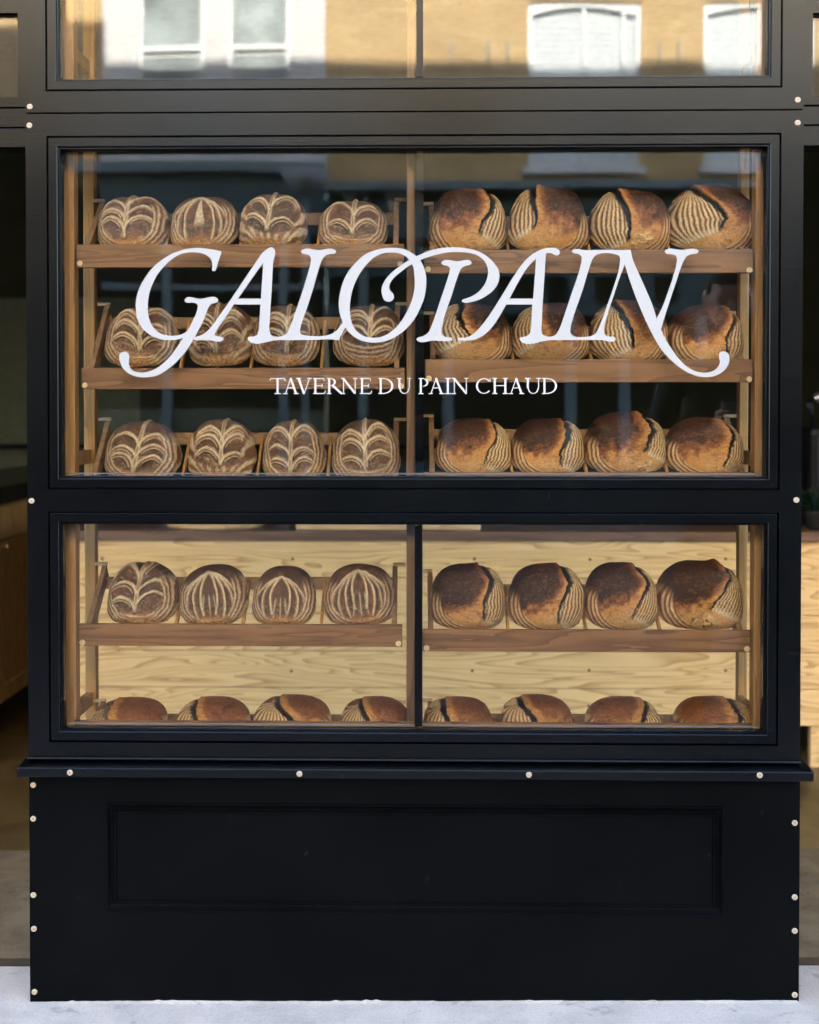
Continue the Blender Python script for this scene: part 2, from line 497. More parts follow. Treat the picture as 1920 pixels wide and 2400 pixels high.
# side bays, set back
YS = .10
def side_bay(sgn):
    xin = XL - .002 if sgn < 0 else XR + .002       # edge against the projecting bay
    xo = xin + sgn * 3.0  # out-of-view opening, made this wide to let more light into the shop
    lo, hi = min(xin, xo), max(xin, xo)
    pxr = 20 if sgn < 0 else 1900
    zt = P(pxr, 228 if sgn < 0 else 226, YS).z
    zf = P(pxr, 250 if sgn < 0 else 245, YS).z
    zg = P(pxr, 299 if sgn < 0 else 293, YS).z
    zb = P(pxr, 345 if sgn < 0 else 341, YS).z
    gx = P(42 if sgn < 0 else 1905, 120, YS).x
    g0, g1 = (lo + .05, gx) if sgn < 0 else (gx, hi - .05)
    op = (g0, g1, zt, P(pxr, 30, YS).z)
    mb = MB()
    x0, x1 = lo, hi
    z1 = 3.05
    mb.poly([(x0, YS, zf), (x1, YS, zf), (x1, YS, op[2]), (x0, YS, op[2])])
    mb.poly([(x0, YS, op[3]), (x1, YS, op[3]), (x1, YS, z1), (x0, YS, z1)])
    mb.poly([(x0, YS, op[2]), (op[0], YS, op[2]), (op[0], YS, op[3]), (x0, YS, op[3])])
    mb.poly([(op[1], YS, op[2]), (x1, YS, op[2]), (x1, YS, op[3]), (op[1], YS, op[3])])
    mb.rings([(*op, YS), (*inset(op, .0), YS + .012), (*inset(op, .004), YS + .012), (*inset(op, .004), YS + .05)])
    mb.rings([(x0, x1, zf, z1, YS), (x0, x1, zf, z1, YS + .06)])
    mb.build('side_transom_frame', M_black, shop)
    mb = MB(); mb.box(op[0], op[1], YS + .02, YS + .026, op[2], op[3]); mb.build('side_transom_pane', M_glass_top, shop)
    mb = MB(); mb.box(x0, x1, YS + .004, YS + .07, zg + .002, zf - .003); mb.build('side_rail', M_black, shop, .001)
    mb = MB(); mb.box(x0, x1, YS, YS + .08, zb, zg - .002); mb.build('side_rail', M_black, shop, .001)
    # outer pier of the bay
    pxo = xo
    mb = MB(); mb.box(min(pxo, pxo + sgn * .5), max(pxo, pxo + sgn * .5), -.02, YS + .2, 0, 3.05); mb.build('side_pier', M_black, shop, .003)
side_bay(-1); side_bay(1)
# masonry above, and the taller part that shades the street
M_brick_own = plain('dark_brick', (.12, .08, .06), .8)
mb = MB(); mb.box(-12, 12, -.03, .5, 3.052, 12.57); mb.box(-12, 12, .5, 7.0, 12.3, 12.5); mb.build('upper_wall', M_brick_own, shop)
mb = MB(); mb.box(-12, -3.15, .0, 1.2, 12.572, 13.1); mb.build('parapet', M_brick_own, shop)
for sgn in (-1, 1):
    a = (XL - 3.002 - .5) if sgn < 0 else (XR + 3.002 + .5)
    mb = MB(); mb.box(min(a, sgn * 12), max(a, sgn * 12), -.02, .5, 0, 3.05); mb.build('ground_floor_wall', M_brick_own, shop)
# interior shell
mb = MB(); mb.box(-5.35, -5.2, .501, 6.5, -.05, 3.3); mb.box(5.2, 5.35, .501, 6.5, -.05, 3.3); mb.box(-5.35, 5.35, 6.5, 6.65, -.05, 3.3)
mb.build('interior_wall', M_wall_in, shop)
mb = MB(); mb.box(-5.35, 5.35, .501, 6.65, 3.3, 3.45); mb.build('ceiling', M_ceil, shop)  # unseen ceiling, white to bounce light into the room
mb = MB(); mb.box(-5.1, 5.1, 6.2, 6.49, P(30, 1045, 6.2).z - .02, P(30, 1045, 6.2).z + .01); mb.build('wall_shelf', M_dark, shop)
mb = MB(); mb.box(-5.1, -2.0, 6.47, 6.499, .9, 2.2); mb.build('lit_wall_panel', plain('lit_olive_wall', (.42, .40, .24), .8), shop)  # added panel, its paler colour paints this stretch of wall as lit

# ------------------------------------------------------------------ LETTERING on the main pane
def crom(pts, n=6):
    """closed Catmull-Rom through (x,y[,1]) ; flagged points are sharp corners"""
    out = []; N = len(pts)
    for i in range(N):
        p0, p1, p2, p3 = pts[i - 1], pts[i], pts[(i + 1) % N], pts[(i + 2) % N]
        a = np.array(p0[:2], float); b = np.array(p1[:2], float); c = np.array(p2[:2], float); d = np.array(p3[:2], float)
        L = np.linalg.norm(c - b) + 1e-6
        def tang(q, r, s, flag, other):
            if flag: return (other) * 0.9
            l1 = np.linalg.norm(r - q) + 1e-6; l2 = np.linalg.norm(s - r) + 1e-6
            t = ((r - q) / l1 * l2 + (s - r) / l2 * l1) / (l1 + l2)
            return t * L
        t1 = tang(a, b, c, len(p1) > 2, c - b)
        t2 = tang(b, c, d, len(p2) > 2, c - b)
        for k in range(n):
            t = k / n
            out.append(tuple((2 * t**3 - 3 * t**2 + 1) * b + (t**3 - 2 * t**2 + t) * t1 + (-2 * t**3 + 3 * t**2) * c + (t**3 - t**2) * t2))
    return out
_lay = [0]
def decal(mb, loops, org, s, smooth=True):
    """loops: outer (+holes) in zoomed pixels"""
    _lay[0] += 1
    y = .0396 - .00006 * (_lay[0] % 9)
    L = []
    for lp in loops:
        pts = crom(lp) if smooth else [p[:2] for p in lp]
        L.append([Vector((*P(org[0] + x / s, org[1] + yy / s, y),)) for x, yy in pts])
    tri = tessellate_polygon([[Vector((v.x, v.z, 0)) for v in lp] for lp in L])
    flat = [v for lp in L for v in lp]
    base = len(mb.v); mb.v += [tuple(v) for v in flat]
    for t in tri: mb.f.append(tuple(base + i for i in t))
def letter(name, pieces, m=M_vinyl, label=None):
    mb = MB()
    for p in pieces: decal(mb, *p)
    o = mb.build(name, m, pane_m)
    if label: o['label'] = label
    return o
S1 = 5.75
G1 = [(1492,170,1),(1400,148),(1290,130),(1170,120),(1050,130),(930,158),(800,210),(690,280),(590,360),(510,450),(440,555),(385,660),(350,770),(335,880),(340,980),(360,1080),(400,1170),(460,1240),(530,1295),(620,1335),(710,1358),(800,1363),(890,1355),(985,1330,1),(1030,1245,1),(940,1290),(870,1303),(790,1303),(710,1290),(640,1255),(580,1200),(540,1135),(510,1050),(498,960),(498,870),(507,790),(530,690),(570,590),(620,490),(690,400),(770,315),(860,245),(950,200),(1050,180),(1140,180),(1220,190),(1290,220),(1340,262),(1365,320),(1370,370),(1362,408),(1372,430),(1405,430),(1420,400),(1442,320),(1470,240)]
G2 = [(1005,803),(1200,806),(1435,803),(1447,822),(1440,848),(1395,865),(1350,880),(1320,915),(1300,960),(1275,1030),(1240,1110),(1190,1210),(1130,1320),(1060,1440),(990,1540),(900,1640),(800,1730),(700,1800),(600,1845),(500,1862),(400,1863),(300,1840),(220,1800),(165,1745),(130,1680),(112,1610),(115,1560),(145,1530),(190,1522),(230,1540),(247,1580),(240,1640),(245,1700),(270,1750),(320,1785),(400,1800),(500,1790),(600,1750),(700,1680),(800,1580),(890,1460),(975,1330),(1025,1250),(1080,1150),(1120,1070),(1150,1000),(1168,930),(1168,890),(1145,868),(1100,858),(1010,852),(993,828)]
letter('letter', [([G1], (260, 560), S1), ([G2], (260, 560), S1)], label='white swash capital G with a curling tail')
A1a = [(890,185,1),(1028,116),(1046,130),(1035,330),(1020,640),(1003,900),(990,1120),(985,1200),(1000,1275),(1040,1312),(1100,1320),(1100,1362,1),(702,1364),(690,1342),(702,1325),(770,1315),(820,1290),(843,1230),(850,1130),(860,980),(872,800),(885,600),(895,450),(902,320,1)]
A1b = [(890,185,1),(700,465),(500,765),(300,1050),(225,1155),(150,1240),(90,1285),(20,1312),(-30,1322,1),(-30,1362,1),(160,1363),(355,1366),(372,1345),(350,1323),(285,1310),(246,1288),(262,1250),(400,1050),(505,885),(565,800),(740,550),(902,320,1)]
bar1 = [(480,803,1),(880,803,1),(880,883,1),(440,883,1)]
letter('letter', [([A1a], (460, 560), S1), ([A1b], (460, 560), S1), ([bar1], (460, 560), S1)], label='white italic capital A, first of two')
Lp = [(262,165),(283,146),(500,150),(716,146),(738,165),(722,190),(650,202),(590,225),(550,275),(520,350),(480,480),(420,690),(350,910),(290,1080),(255,1200),(250,1260),(280,1290),(340,1302),(450,1308),(600,1300),(680,1275),(750,1225),(800,1160),(835,1110,1),(880,1180,1),(850,1210,1),(765,1368,1),(740,1362),(400,1362),(-100,1362,1),(-100,1320,1),(-20,1315),(50,1290),(95,1235),(130,1150),(170,1030),(210,920),(300,650),(350,480),(385,350),(395,270),(380,225),(330,205),(280,195)]
letter('letter', [([Lp], (660, 560), S1)], label='white italic capital L')
S2 = 1725 / 420
Oo = [(590,85),(690,100),(770,140),(840,200),(880,280),(900,370),(900,450),(885,550),(850,650),(800,750),(740,830),(660,905),(570,960),(480,990),(390,997),(300,985),(220,950),(150,890),(95,800),(65,700),(58,610),(75,500),(110,390),(160,300),(230,220),(310,150),(400,110),(490,90)]
Oi = [(560,130),(640,138),(700,165),(745,210),(775,270),(785,350),(790,430),(780,520),(755,610),(715,700),(660,790),(590,870),(520,920),(440,948),(370,950),(290,930),(230,885),(190,820),(170,740),(165,650),(175,560),(200,460),(240,370),(290,290),(350,220),(410,170),(480,140)]
letter('letter', [([Oo, Oi], (780, 560), S2)], label='white oval capital O')
P1 = [(470,505),(478,450),(503,400),(550,340),(620,280),(700,225),(765,188),(830,155),(900,125),(1000,95),(1100,82),(1200,80),(1300,92),(1400,120),(1490,170),(1560,240),(1600,310),(1605,370),(1590,430),(1550,490),(1490,540),(1420,580),(1340,605),(1268,612),(1245,603),(1246,588),(1265,578),(1320,560),(1390,520),(1440,470),(1480,400),(1495,330),(1490,270),(1450,200),(1390,155),(1300,132),(1200,125),(1100,130),(1000,150),(900,180),(810,220),(740,255),(670,305),(610,355),(565,405),(545,450),(552,495),(580,525),(590,560),(572,593),(535,605),(500,590),(480,552)]
P2 = [(1045,228),(1060,212),(1200,215),(1325,212),(1338,228),(1325,245),(1280,258),(1240,280),(1220,320),(1190,400),(1140,560),(1090,700),(1055,830),(1045,900),(1062,930),(1100,945),(1148,956),(1150,975),(1130,980),(970,978),(815,978),(806,965),(820,950),(870,935),(920,900),(950,840),(990,730),(1040,580),(1090,430),(1125,310),(1128,280),(1110,262),(1060,248)]
letter('letter', [([P1], (780, 560), S2), ([P2], (780, 560), S2)], label='white capital P whose bowl loops back through the O')
A2a = [(190,1345),(300,1330),(400,1280),(500,1180),(600,1050),(680,930),(750,820),(830,690),(920,540),(1020,390),(1120,270),(1220,190),(1340,135),(1450,118),(1530,130),(1565,175),(1555,210),(1520,222),(1480,205),(1430,188),(1375,197,1),(1340,240,1),(1245,262,1),(1150,360),(1060,490),(980,630),(890,800),(840,890),(760,1030),(660,1180),(560,1280),(460,1340),(360,1368),(260,1368),(190,1362)]
A2b = [(1245,262,1),(1300,160,1),(1378,180,1),(1365,420),(1350,640),(1335,870),(1325,1100),(1320,1230),(1335,1285),(1390,1313),(1440,1320,1),(1440,1362,1),(1032,1364),(1023,1342),(1045,1325),(1110,1312),(1150,1290),(1175,1220),(1185,1100),(1195,900),(1210,760),(1225,560),(1238,400)]
bar2 = [(850,803,1),(1215,803,1),(1215,883,1),(810,883,1)]
letter('letter', [([A2a], (1040, 560), S1), ([A2b], (1040, 560), S1), ([bar2], (1040, 560), S1)], label='white italic capital A with a hooked top, second of two')
I1 = [(808,168),(828,148),(1000,152),(1280,146),(1500,150,1),(1450,225,1),(1390,205),(1290,190),(1200,195),(1130,220),(1090,265),(1060,340),(1010,500),(950,700),(880,900),(820,1080),(790,1200),(790,1260),(810,1295),(860,1318),(960,1322),(1040,1312,1),(1040,1362,1),(238,1362,1),(238,1318,1),(520,1318),(590,1290),(635,1225),(680,1110),(740,930),(810,720),(880,520),(920,380),(938,290),(935,230),(900,205),(830,190)]
letter('letter', [([I1], (1200, 560), S1)], label='white italic capital I')
N1 = [(1440,215,1),(1455,150,1),(1603,148,1),(1520,345,1),(1450,530),(1380,740),(1310,950),(1250,1160),(1240,1240),(1252,1285),(1300,1313),(1390,1327),(1400,1346),(1385,1368),(1200,1362),(980,1362,1),(980,1320,1),(1060,1310),(1130,1270),(1170,1200),(1230,1050),(1290,880),(1360,680),(1430,460),(1455,330),(1458,260)]
S3 = 1725 / 360
N2 = [(470,122,1),(500,240),(560,380),(640,560),(720,750),(775,925),(812,1015),(860,1120),(930,1230),(1010,1340),(1100,1430),(1200,1485),(1300,1502),(1390,1485),(1450,1440),(1475,1385),(1465,1320),(1475,1275),(1520,1262),(1565,1285),(1582,1340),(1570,1410),(1520,1480),(1450,1525),(1350,1550),(1250,1545),(1150,1515),(1040,1455),(930,1365),(840,1270),(760,1150),(690,1020),(620,870),(540,680),(460,460),(405,285,1),(395,124,1)]
N3 = [(1237,138),(1225,155),(1150,170),(1100,195),(1070,240),(1040,310),(990,460),(940,610),(880,790),(835,940),(812,1018,1),(760,900,1),(830,760),(890,600),(950,420),(985,280),(990,215),(975,185),(930,170),(865,158),(853,140),(870,122),(1040,124),(1220,122)]
letter('letter', [([N1], (1200, 560), S1), ([N2], (1380, 560), S3), ([N3], (1380, 560), S3)], label='white swash capital N with a long curling tail')

# small serif capitals: strokes in a unit box (x right, y up), TH thick, TN thin
TH, TN = .125, .055
def st(x0, y0, x1, y1, w_): return ('s', x0, y0, x1, y1, w_)
def sf(x, y, w_=.30): return ('s', x - w_ / 2, y, x + w_ / 2, y, TN)
def arc(cx, cy, rx, ry, a0, a1, wt): return ('a', cx, cy, rx, ry, a0, a1, wt)
GL = {
 'T': [st(.5, 0, .5, 1, TH), st(.04, .97, .96, .97, TN), sf(.5, .02, .42), st(.05, .97, .01, .82, TN), st(.95, .97, .99, .82, TN)],
 'A': [st(.16, 0, .50, 1, TN), st(.48, 1, .84, 0, TH), st(.26, .38, .70, .38, TN), sf(.15, .02, .28), sf(.84, .02, .32)],
 'V': [st(.15, 1, .50, 0, TH), st(.50, 0, .84, 1, TN), sf(.16, .98, .32), sf(.84, .98, .28)],
 'E': [st(.22, 0, .22, 1, TH), st(.04, .975, .86, .975, TN), st(.22, .52, .74, .52, TN), st(.04, .025, .92, .025, TN), st(.86, .98, .90, .82, TN), st(.93, .03, 1.0, .20, TN), st(.74, .42, .74, .62, TN)],
 'R': [st(.18, 0, .18, 1, TH), sf(.18, .02, .30), st(.04, .975, .36, .975, TN), arc(.34, .75, .26, .225, -90, 90, TH), st(.18, .525, .36, .525, TN), st(.40, .54, .98, .01, TH), st(.95, .02, 1.04, .02, TN)],
 'N': [st(.15, 0, .15, 1, TN), st(.13, .98, .86, .03, TH), st(.86, 0, .86, 1, TN), sf(.12, .02, .26), sf(.86, .98, .26), sf(.10, .98, .18)],
 'D': [st(.17, 0, .17, 1, TH), st(.02, .975, .42, .975, TN), st(.02, .025, .42, .025, TN), arc(.40, .5, .54, .475, -90, 90, TH)],
 'U': [st(.20, .35, .20, 1, TH), st(.82, .35, .82, 1, TN), arc(.51, .35, .31, .34, 180, 360, TN * 1.4), sf(.20, .98, .34), sf(.82, .98, .28)],
 'P': [st(.24, 0, .24, 1, TH), sf(.24, .02, .42), st(.04, .975, .46, .975, TN), arc(.46, .72, .40, .255, -100, 90, TH * .9)],
 'I': [st(.5, 0, .5, 1, .5 * 0 + TH), sf(.5, .02, .9), sf(.5, .98, .9)],
 'C': [arc(.56, .5, .52, .49, 42, 318, TH), st(.95, .97, .97, .78, TN), ],
 'H': [st(.18, 0, .18, 1, TH), st(.82, 0, .82, 1, TH), st(.18, .52, .82, .52, TN), sf(.18, .02, .32), sf(.82, .02, .32), sf(.18, .98, .32), sf(.82, .98, .32)],
}
def small(ch, x0, x1):
    y0, y1 = 923.2, 886.0
    Hh = y0 - y1; W_ = x1 - x0
    mb = MB()
    def add(pts):
        decal(mb, [[(px, py, 1) for px, py in pts]], (0, 0), 1, False)
    for g_ in GL[ch]:
        if g_[0] == 's':
            _, a, b2, c, d, wd = g_
            p = np.array([x0 + a * W_, y0 - b2 * Hh]); q2 = np.array([x0 + c * W_, y0 - d * Hh])
            dd = (q2 - p); L = np.linalg.norm(dd); nn = np.array([-dd[1], dd[0]]) / L * wd * Hh / 2
            add([p + nn, q2 + nn, q2 - nn, p - nn])
        else:
            _, cx, cy, rx, ry, a0, a1, wt = g_
            o_, i_ = [], []
            for k in range(25):
                t = radians(a0 + (a1 - a0) * k / 24)
                wloc = (TN + (wt - TN) * abs(cos(t)) ** 1.2) * Hh
                ex, ey = rx * W_, ry * Hh
                o_.append((x0 + cx * W_ + ex * cos(t), y0 - cy * Hh - ey * sin(t)))
                i_.append((x0 + cx * W_ + (ex - wloc) * cos(t), y0 - cy * Hh - (ey - wloc * .8) * sin(t)))
            add(o_ + i_[::-1])
    o = mb.build('small_letter', M_vinyl2, pane_m)
for ch, a, b2 in (('T', 60, 235), ('A', 207, 385), ('V', 355, 535), ('E', 540, 685), ('R', 695, 872), ('N', 860, 1045), ('E', 1065, 1205), ('D', 1275, 1458), ('U', 1480, 1660)):
    small(ch, 620 + a / 4.792, 620 + b2 / 4.792)
for ch, a, b2 in (('P', 95, 230), ('A', 212, 390), ('I', 393, 468), ('N', 475, 665), ('C', 740, 912), ('H', 925, 1110), ('A', 1110, 1290), ('U', 1290, 1485), ('D', 1485, 1668)):
    small(ch, 960 + a / 4.792, 960 + b2 / 4.792)

# ------------------------------------------------------------------ RACKS
def rack(posts_front, posts_back, label):
    xs = [P(a, 1000, .085).x for a, _ in posts_front]
    r = empty('bread_rack', ((xs[0] + xs[1]) / 2, .2, .45), label, 'rack', 'oak bread racks behind the glass')
    for i, (a, b2) in enumerate(posts_front):
        mb = MB(); mb.box(P(a, 1000, .085).x, P(b2, 1000, .085).x, .085, .125, .46, 2.75); mb.build('front_post', M_post if a != 953 else M_traydk, r, .002)
    for i, (a, b2) in enumerate(posts_back):
        mb = MB(); mb.box(P(a, 1000, .30).x, P(b2, 1000, .30).x, .295, .325, .46, 2.75); mb.build('back_post', M_post2, r, .002)
    for z in (.46, 2.75):
        mb = MB(); mb.box(P(posts_front[0][0], 1000, .085).x, P(posts_front[1][1], 1000, .085).x, .085, .325, z - .03 if z < 1 else z, z if z < 1 else z + .03)
        mb.build('cross_rail', M_post, r, .002)
    for a, b2 in posts_front:                        # side boards tying front and back post
        xm = (P(a, 1000, .085).x + P(b2, 1000, .085).x) / 2
        for z in (.62, 1.25, 2.25):
            mb = MB(); mb.box(xm - .008, xm + .008, .1255, .2945, z, z + .035); mb.build('side_tie', M_post, r, .001)
    return r
rack(((138, 176), (953, 973)), ((198, 224), (955, 972)), 'oak rack behind the left half of the window, holding leaf-scored loaves')
rack(((978, 991), (1769, 1806)), ((976, 991), (1732, 1753)), 'oak rack behind the right half of the window, holding eared loaves')
# window ledge inside the lower window
mb = MB(); mb.box(lw[0] + .04, lw[1] - .04, .0808, .0846, lw[2] + .0, lw[2] + .034); mb.build('window_ledge', M_tray, shop)

# ------------------------------------------------------------------ TRAYS
TRAYS = {}
def tray(key, pl, pr, yt, yb, yrail, slat_px, label, hidden=False):
    YF, YB = .088, .275
    zt, zb = P(mx(pl, pr), yt, YF).z, P(mx(pl, pr), yb, YF).z
    x0, x1 = P(pl, yt, YF).x, P(pr, yt, YF).x
    zr0, zr1 = P(mx(pl, pr), yrail + 14, YB).z, P(mx(pl, pr), yrail - 14, YB).z
    t = empty('bread_tray', ((x0 + x1) / 2, .18, zb), label, 'tray', 'sloping wooden trays in the racks')
    mb = MB(); mb.box(x0, x1, YF, YF + .016, zb, zt); mb.build('front_board', M_tray, t, .0015)
    mb = MB(); mb.box(x0 + .02, x1 - .02, YB, YB + .014, zr0, zr1); mb.build('back_rail', M_trayside, t, .0015)
    zf = zb + (zt - zb) * .45
    for s, x in ((1, x0 + .010), (-1, x1 - .010)):
        a = Vector((x + s * .010, YF + .0165, zf)); b2 = Vector((x + s * .010, YB + .012, zr1 + .016))
        mb = MB(); mb.bar(a, b2, .013, .038); mb.build('side_rail', M_trayside, t, .0015)
        mb = MB(); mb.box(x + s * .010 - (.026 if s > 0 else .006), x + s * .010 + (.006 if s > 0 else .026), YB + .004, YB + .014, zr1 + .030, zr1 + .038); mb.build('peg', M_peg, t, .001)
    for px in slat_px:
        x = P(px, yt, .19).x
        mb = MB(); mb.bar((x, YF + .0165, zb + .018), (x, YB - .001, zr0 + .016), .007, .016); mb.build('slat', M_post2, t, .001)
    bolt(pl + 9, yb - 9, YF - .0005, .0072, t, M_screw)
    bolt(pr - 9, yb - 7, YF - .0005, .0072, t, M_screw)
    slope = (zr0 - zb) / (YB - YF)
    TRAYS[key] = (YF, zb + .024, slope)
    return t
tray('1L', 178, 947, 572, 626, 513, (300, 396, 480, 568, 640, 748, 830), 'top left walnut tray, four leaf-scored loaves on it, above the G, A and L')
tray('1R', 994, 1766, 585, 640, 520, (1090, 1189, 1285, 1377, 1470, 1562, 1660), 'top right walnut tray, four eared loaves on it, above the P, A and N')
tray('2L', 190, 949, 862, 912, 757, (330, 432, 515, 594, 670, 757, 865), 'middle left walnut tray, behind the feet of the letters G, A and L')
tray('2R', 996, 1765, 842, 896, 778, (1100, 1200, 1290, 1382, 1470, 1562, 1650), 'middle right walnut tray of the large window, crossed by the tail of the N')
tray('3L', 192, 946, 1128, 1180, 1028, (335, 434, 520, 607, 690, 771, 860), 'tray at the bottom left of the large window, its front hidden by the black rail')
tray('3R', 994, 1766, 1107, 1160, 1020, (1100, 1197, 1290, 1369, 1460, 1556, 1650), 'tray at the bottom right of the large window, only its top edge showing')
tray('4L', 184, 943, 1464, 1515, 1368, (335, 421, 500, 575, 665, 756, 845), 'brown tray in front of the pine boards, left of the lower mullion')
tray('4R', 991, 1760, 1477, 1528, 1385, (1095, 1188, 1280, 1368, 1455, 1539, 1640), 'brown tray in front of the pine boards, right of the lower mullion')
tray('5L', 180, 945, 1738, 1785, 1690, (300, 402, 500, 591, 690, 785, 880), 'lowest left tray, hidden by the black frame except for the loaf tops above it')
tray('5R', 991, 1762, 1738, 1785, 1690, (1075, 1163, 1260, 1358, 1460, 1565, 1670), 'lowest right tray, hidden by the black frame except for the loaf tops above it')

# ------------------------------------------------------------------ LOAVES
_hash = np.random.RandomState(5).rand(4096)
def vn(p, seed=0):
    p = np.asarray(p, float) + seed * 17.31
    i = np.floor(p).astype(int); f = p - i; f = f * f * (3 - 2 * f)
    def h(ix, iy, iz): return _hash[(ix * 73856093 ^ iy * 19349663 ^ iz * 83492791) & 4095]
    x, y, z = i[..., 0], i[..., 1], i[..., 2]
    fx, fy, fz = f[..., 0], f[..., 1], f[..., 2]
    r = 0
    for dx in (0, 1):
        for dy in (0, 1):
            for dz in (0, 1):
                r = r + h(x + dx, y + dy, z + dz) * (fx if dx else 1 - fx) * (fy if dy else 1 - fy) * (fz if dz else 1 - fz)
    return r
def fbm(p, seed, o=3):
    r = 0; a = .5; s_ = 1.0
    for k in range(o):
        r = r + a * vn(p * s_, seed + k); a *= .5; s_ *= 2.03
    return r / (1 - .5 ** o)
def ss(a, b, x):
    t = np.clip((x - a) / (b - a), 0, 1); return t * t * (3 - 2 * t)
def mixc(A, B, t):
    return A * (1 - t[:, None]) + B * t[:, None]
C = lambda *a: np.array(a, float)
FLOUR, AMBER, BROWN, DARK, CHAR_SHADE = C(.97, .84, .62), C(.76, .385, .135), C(.27, .095, .040), C(.055, .019, .012), C(.008, .006, .007)
CREAM = C(.95, .74, .44)

M_bread, n_, l_, b_ = mat('bread_crust')
at = n_.new('ShaderNodeAttribute'); at.attribute_name = 'crust'
cv = coords(n_, l_)
t1 = noise(n_, l_, cv, 190, 4, .7)
t2 = noise(n_, l_, cv, 620, 3, .6)
rr = ramp(n_, [(.30, (.66, .60, .55)), (.58, (1.28, 1.25, 1.2))])
rr.color_ramp.elements[1].color = (1, 1, 1, 1)
l_.new(t1.outputs['Fac'], rr.inputs[0])
mm = n_.new('ShaderNodeMixRGB'); mm.blend_type = 'MULTIPLY'; mm.inputs[0].default_value = .8
l_.new(at.outputs['Color'], mm.inputs[1]); l_.new(rr.outputs[0], mm.inputs[2]); l_.new(mm.outputs[0], b_.inputs['Base Color'])
b_.inputs['Roughness'].default_value = .37
b_.inputs['Specular IOR Level'].default_value = .5
bump(n_, l_, b_, math_(n_, l_, 'ADD', t1.outputs['Fac'], math_(n_, l_, 'MULTIPLY', t2.outputs['Fac'], .5)), .8, .0035)

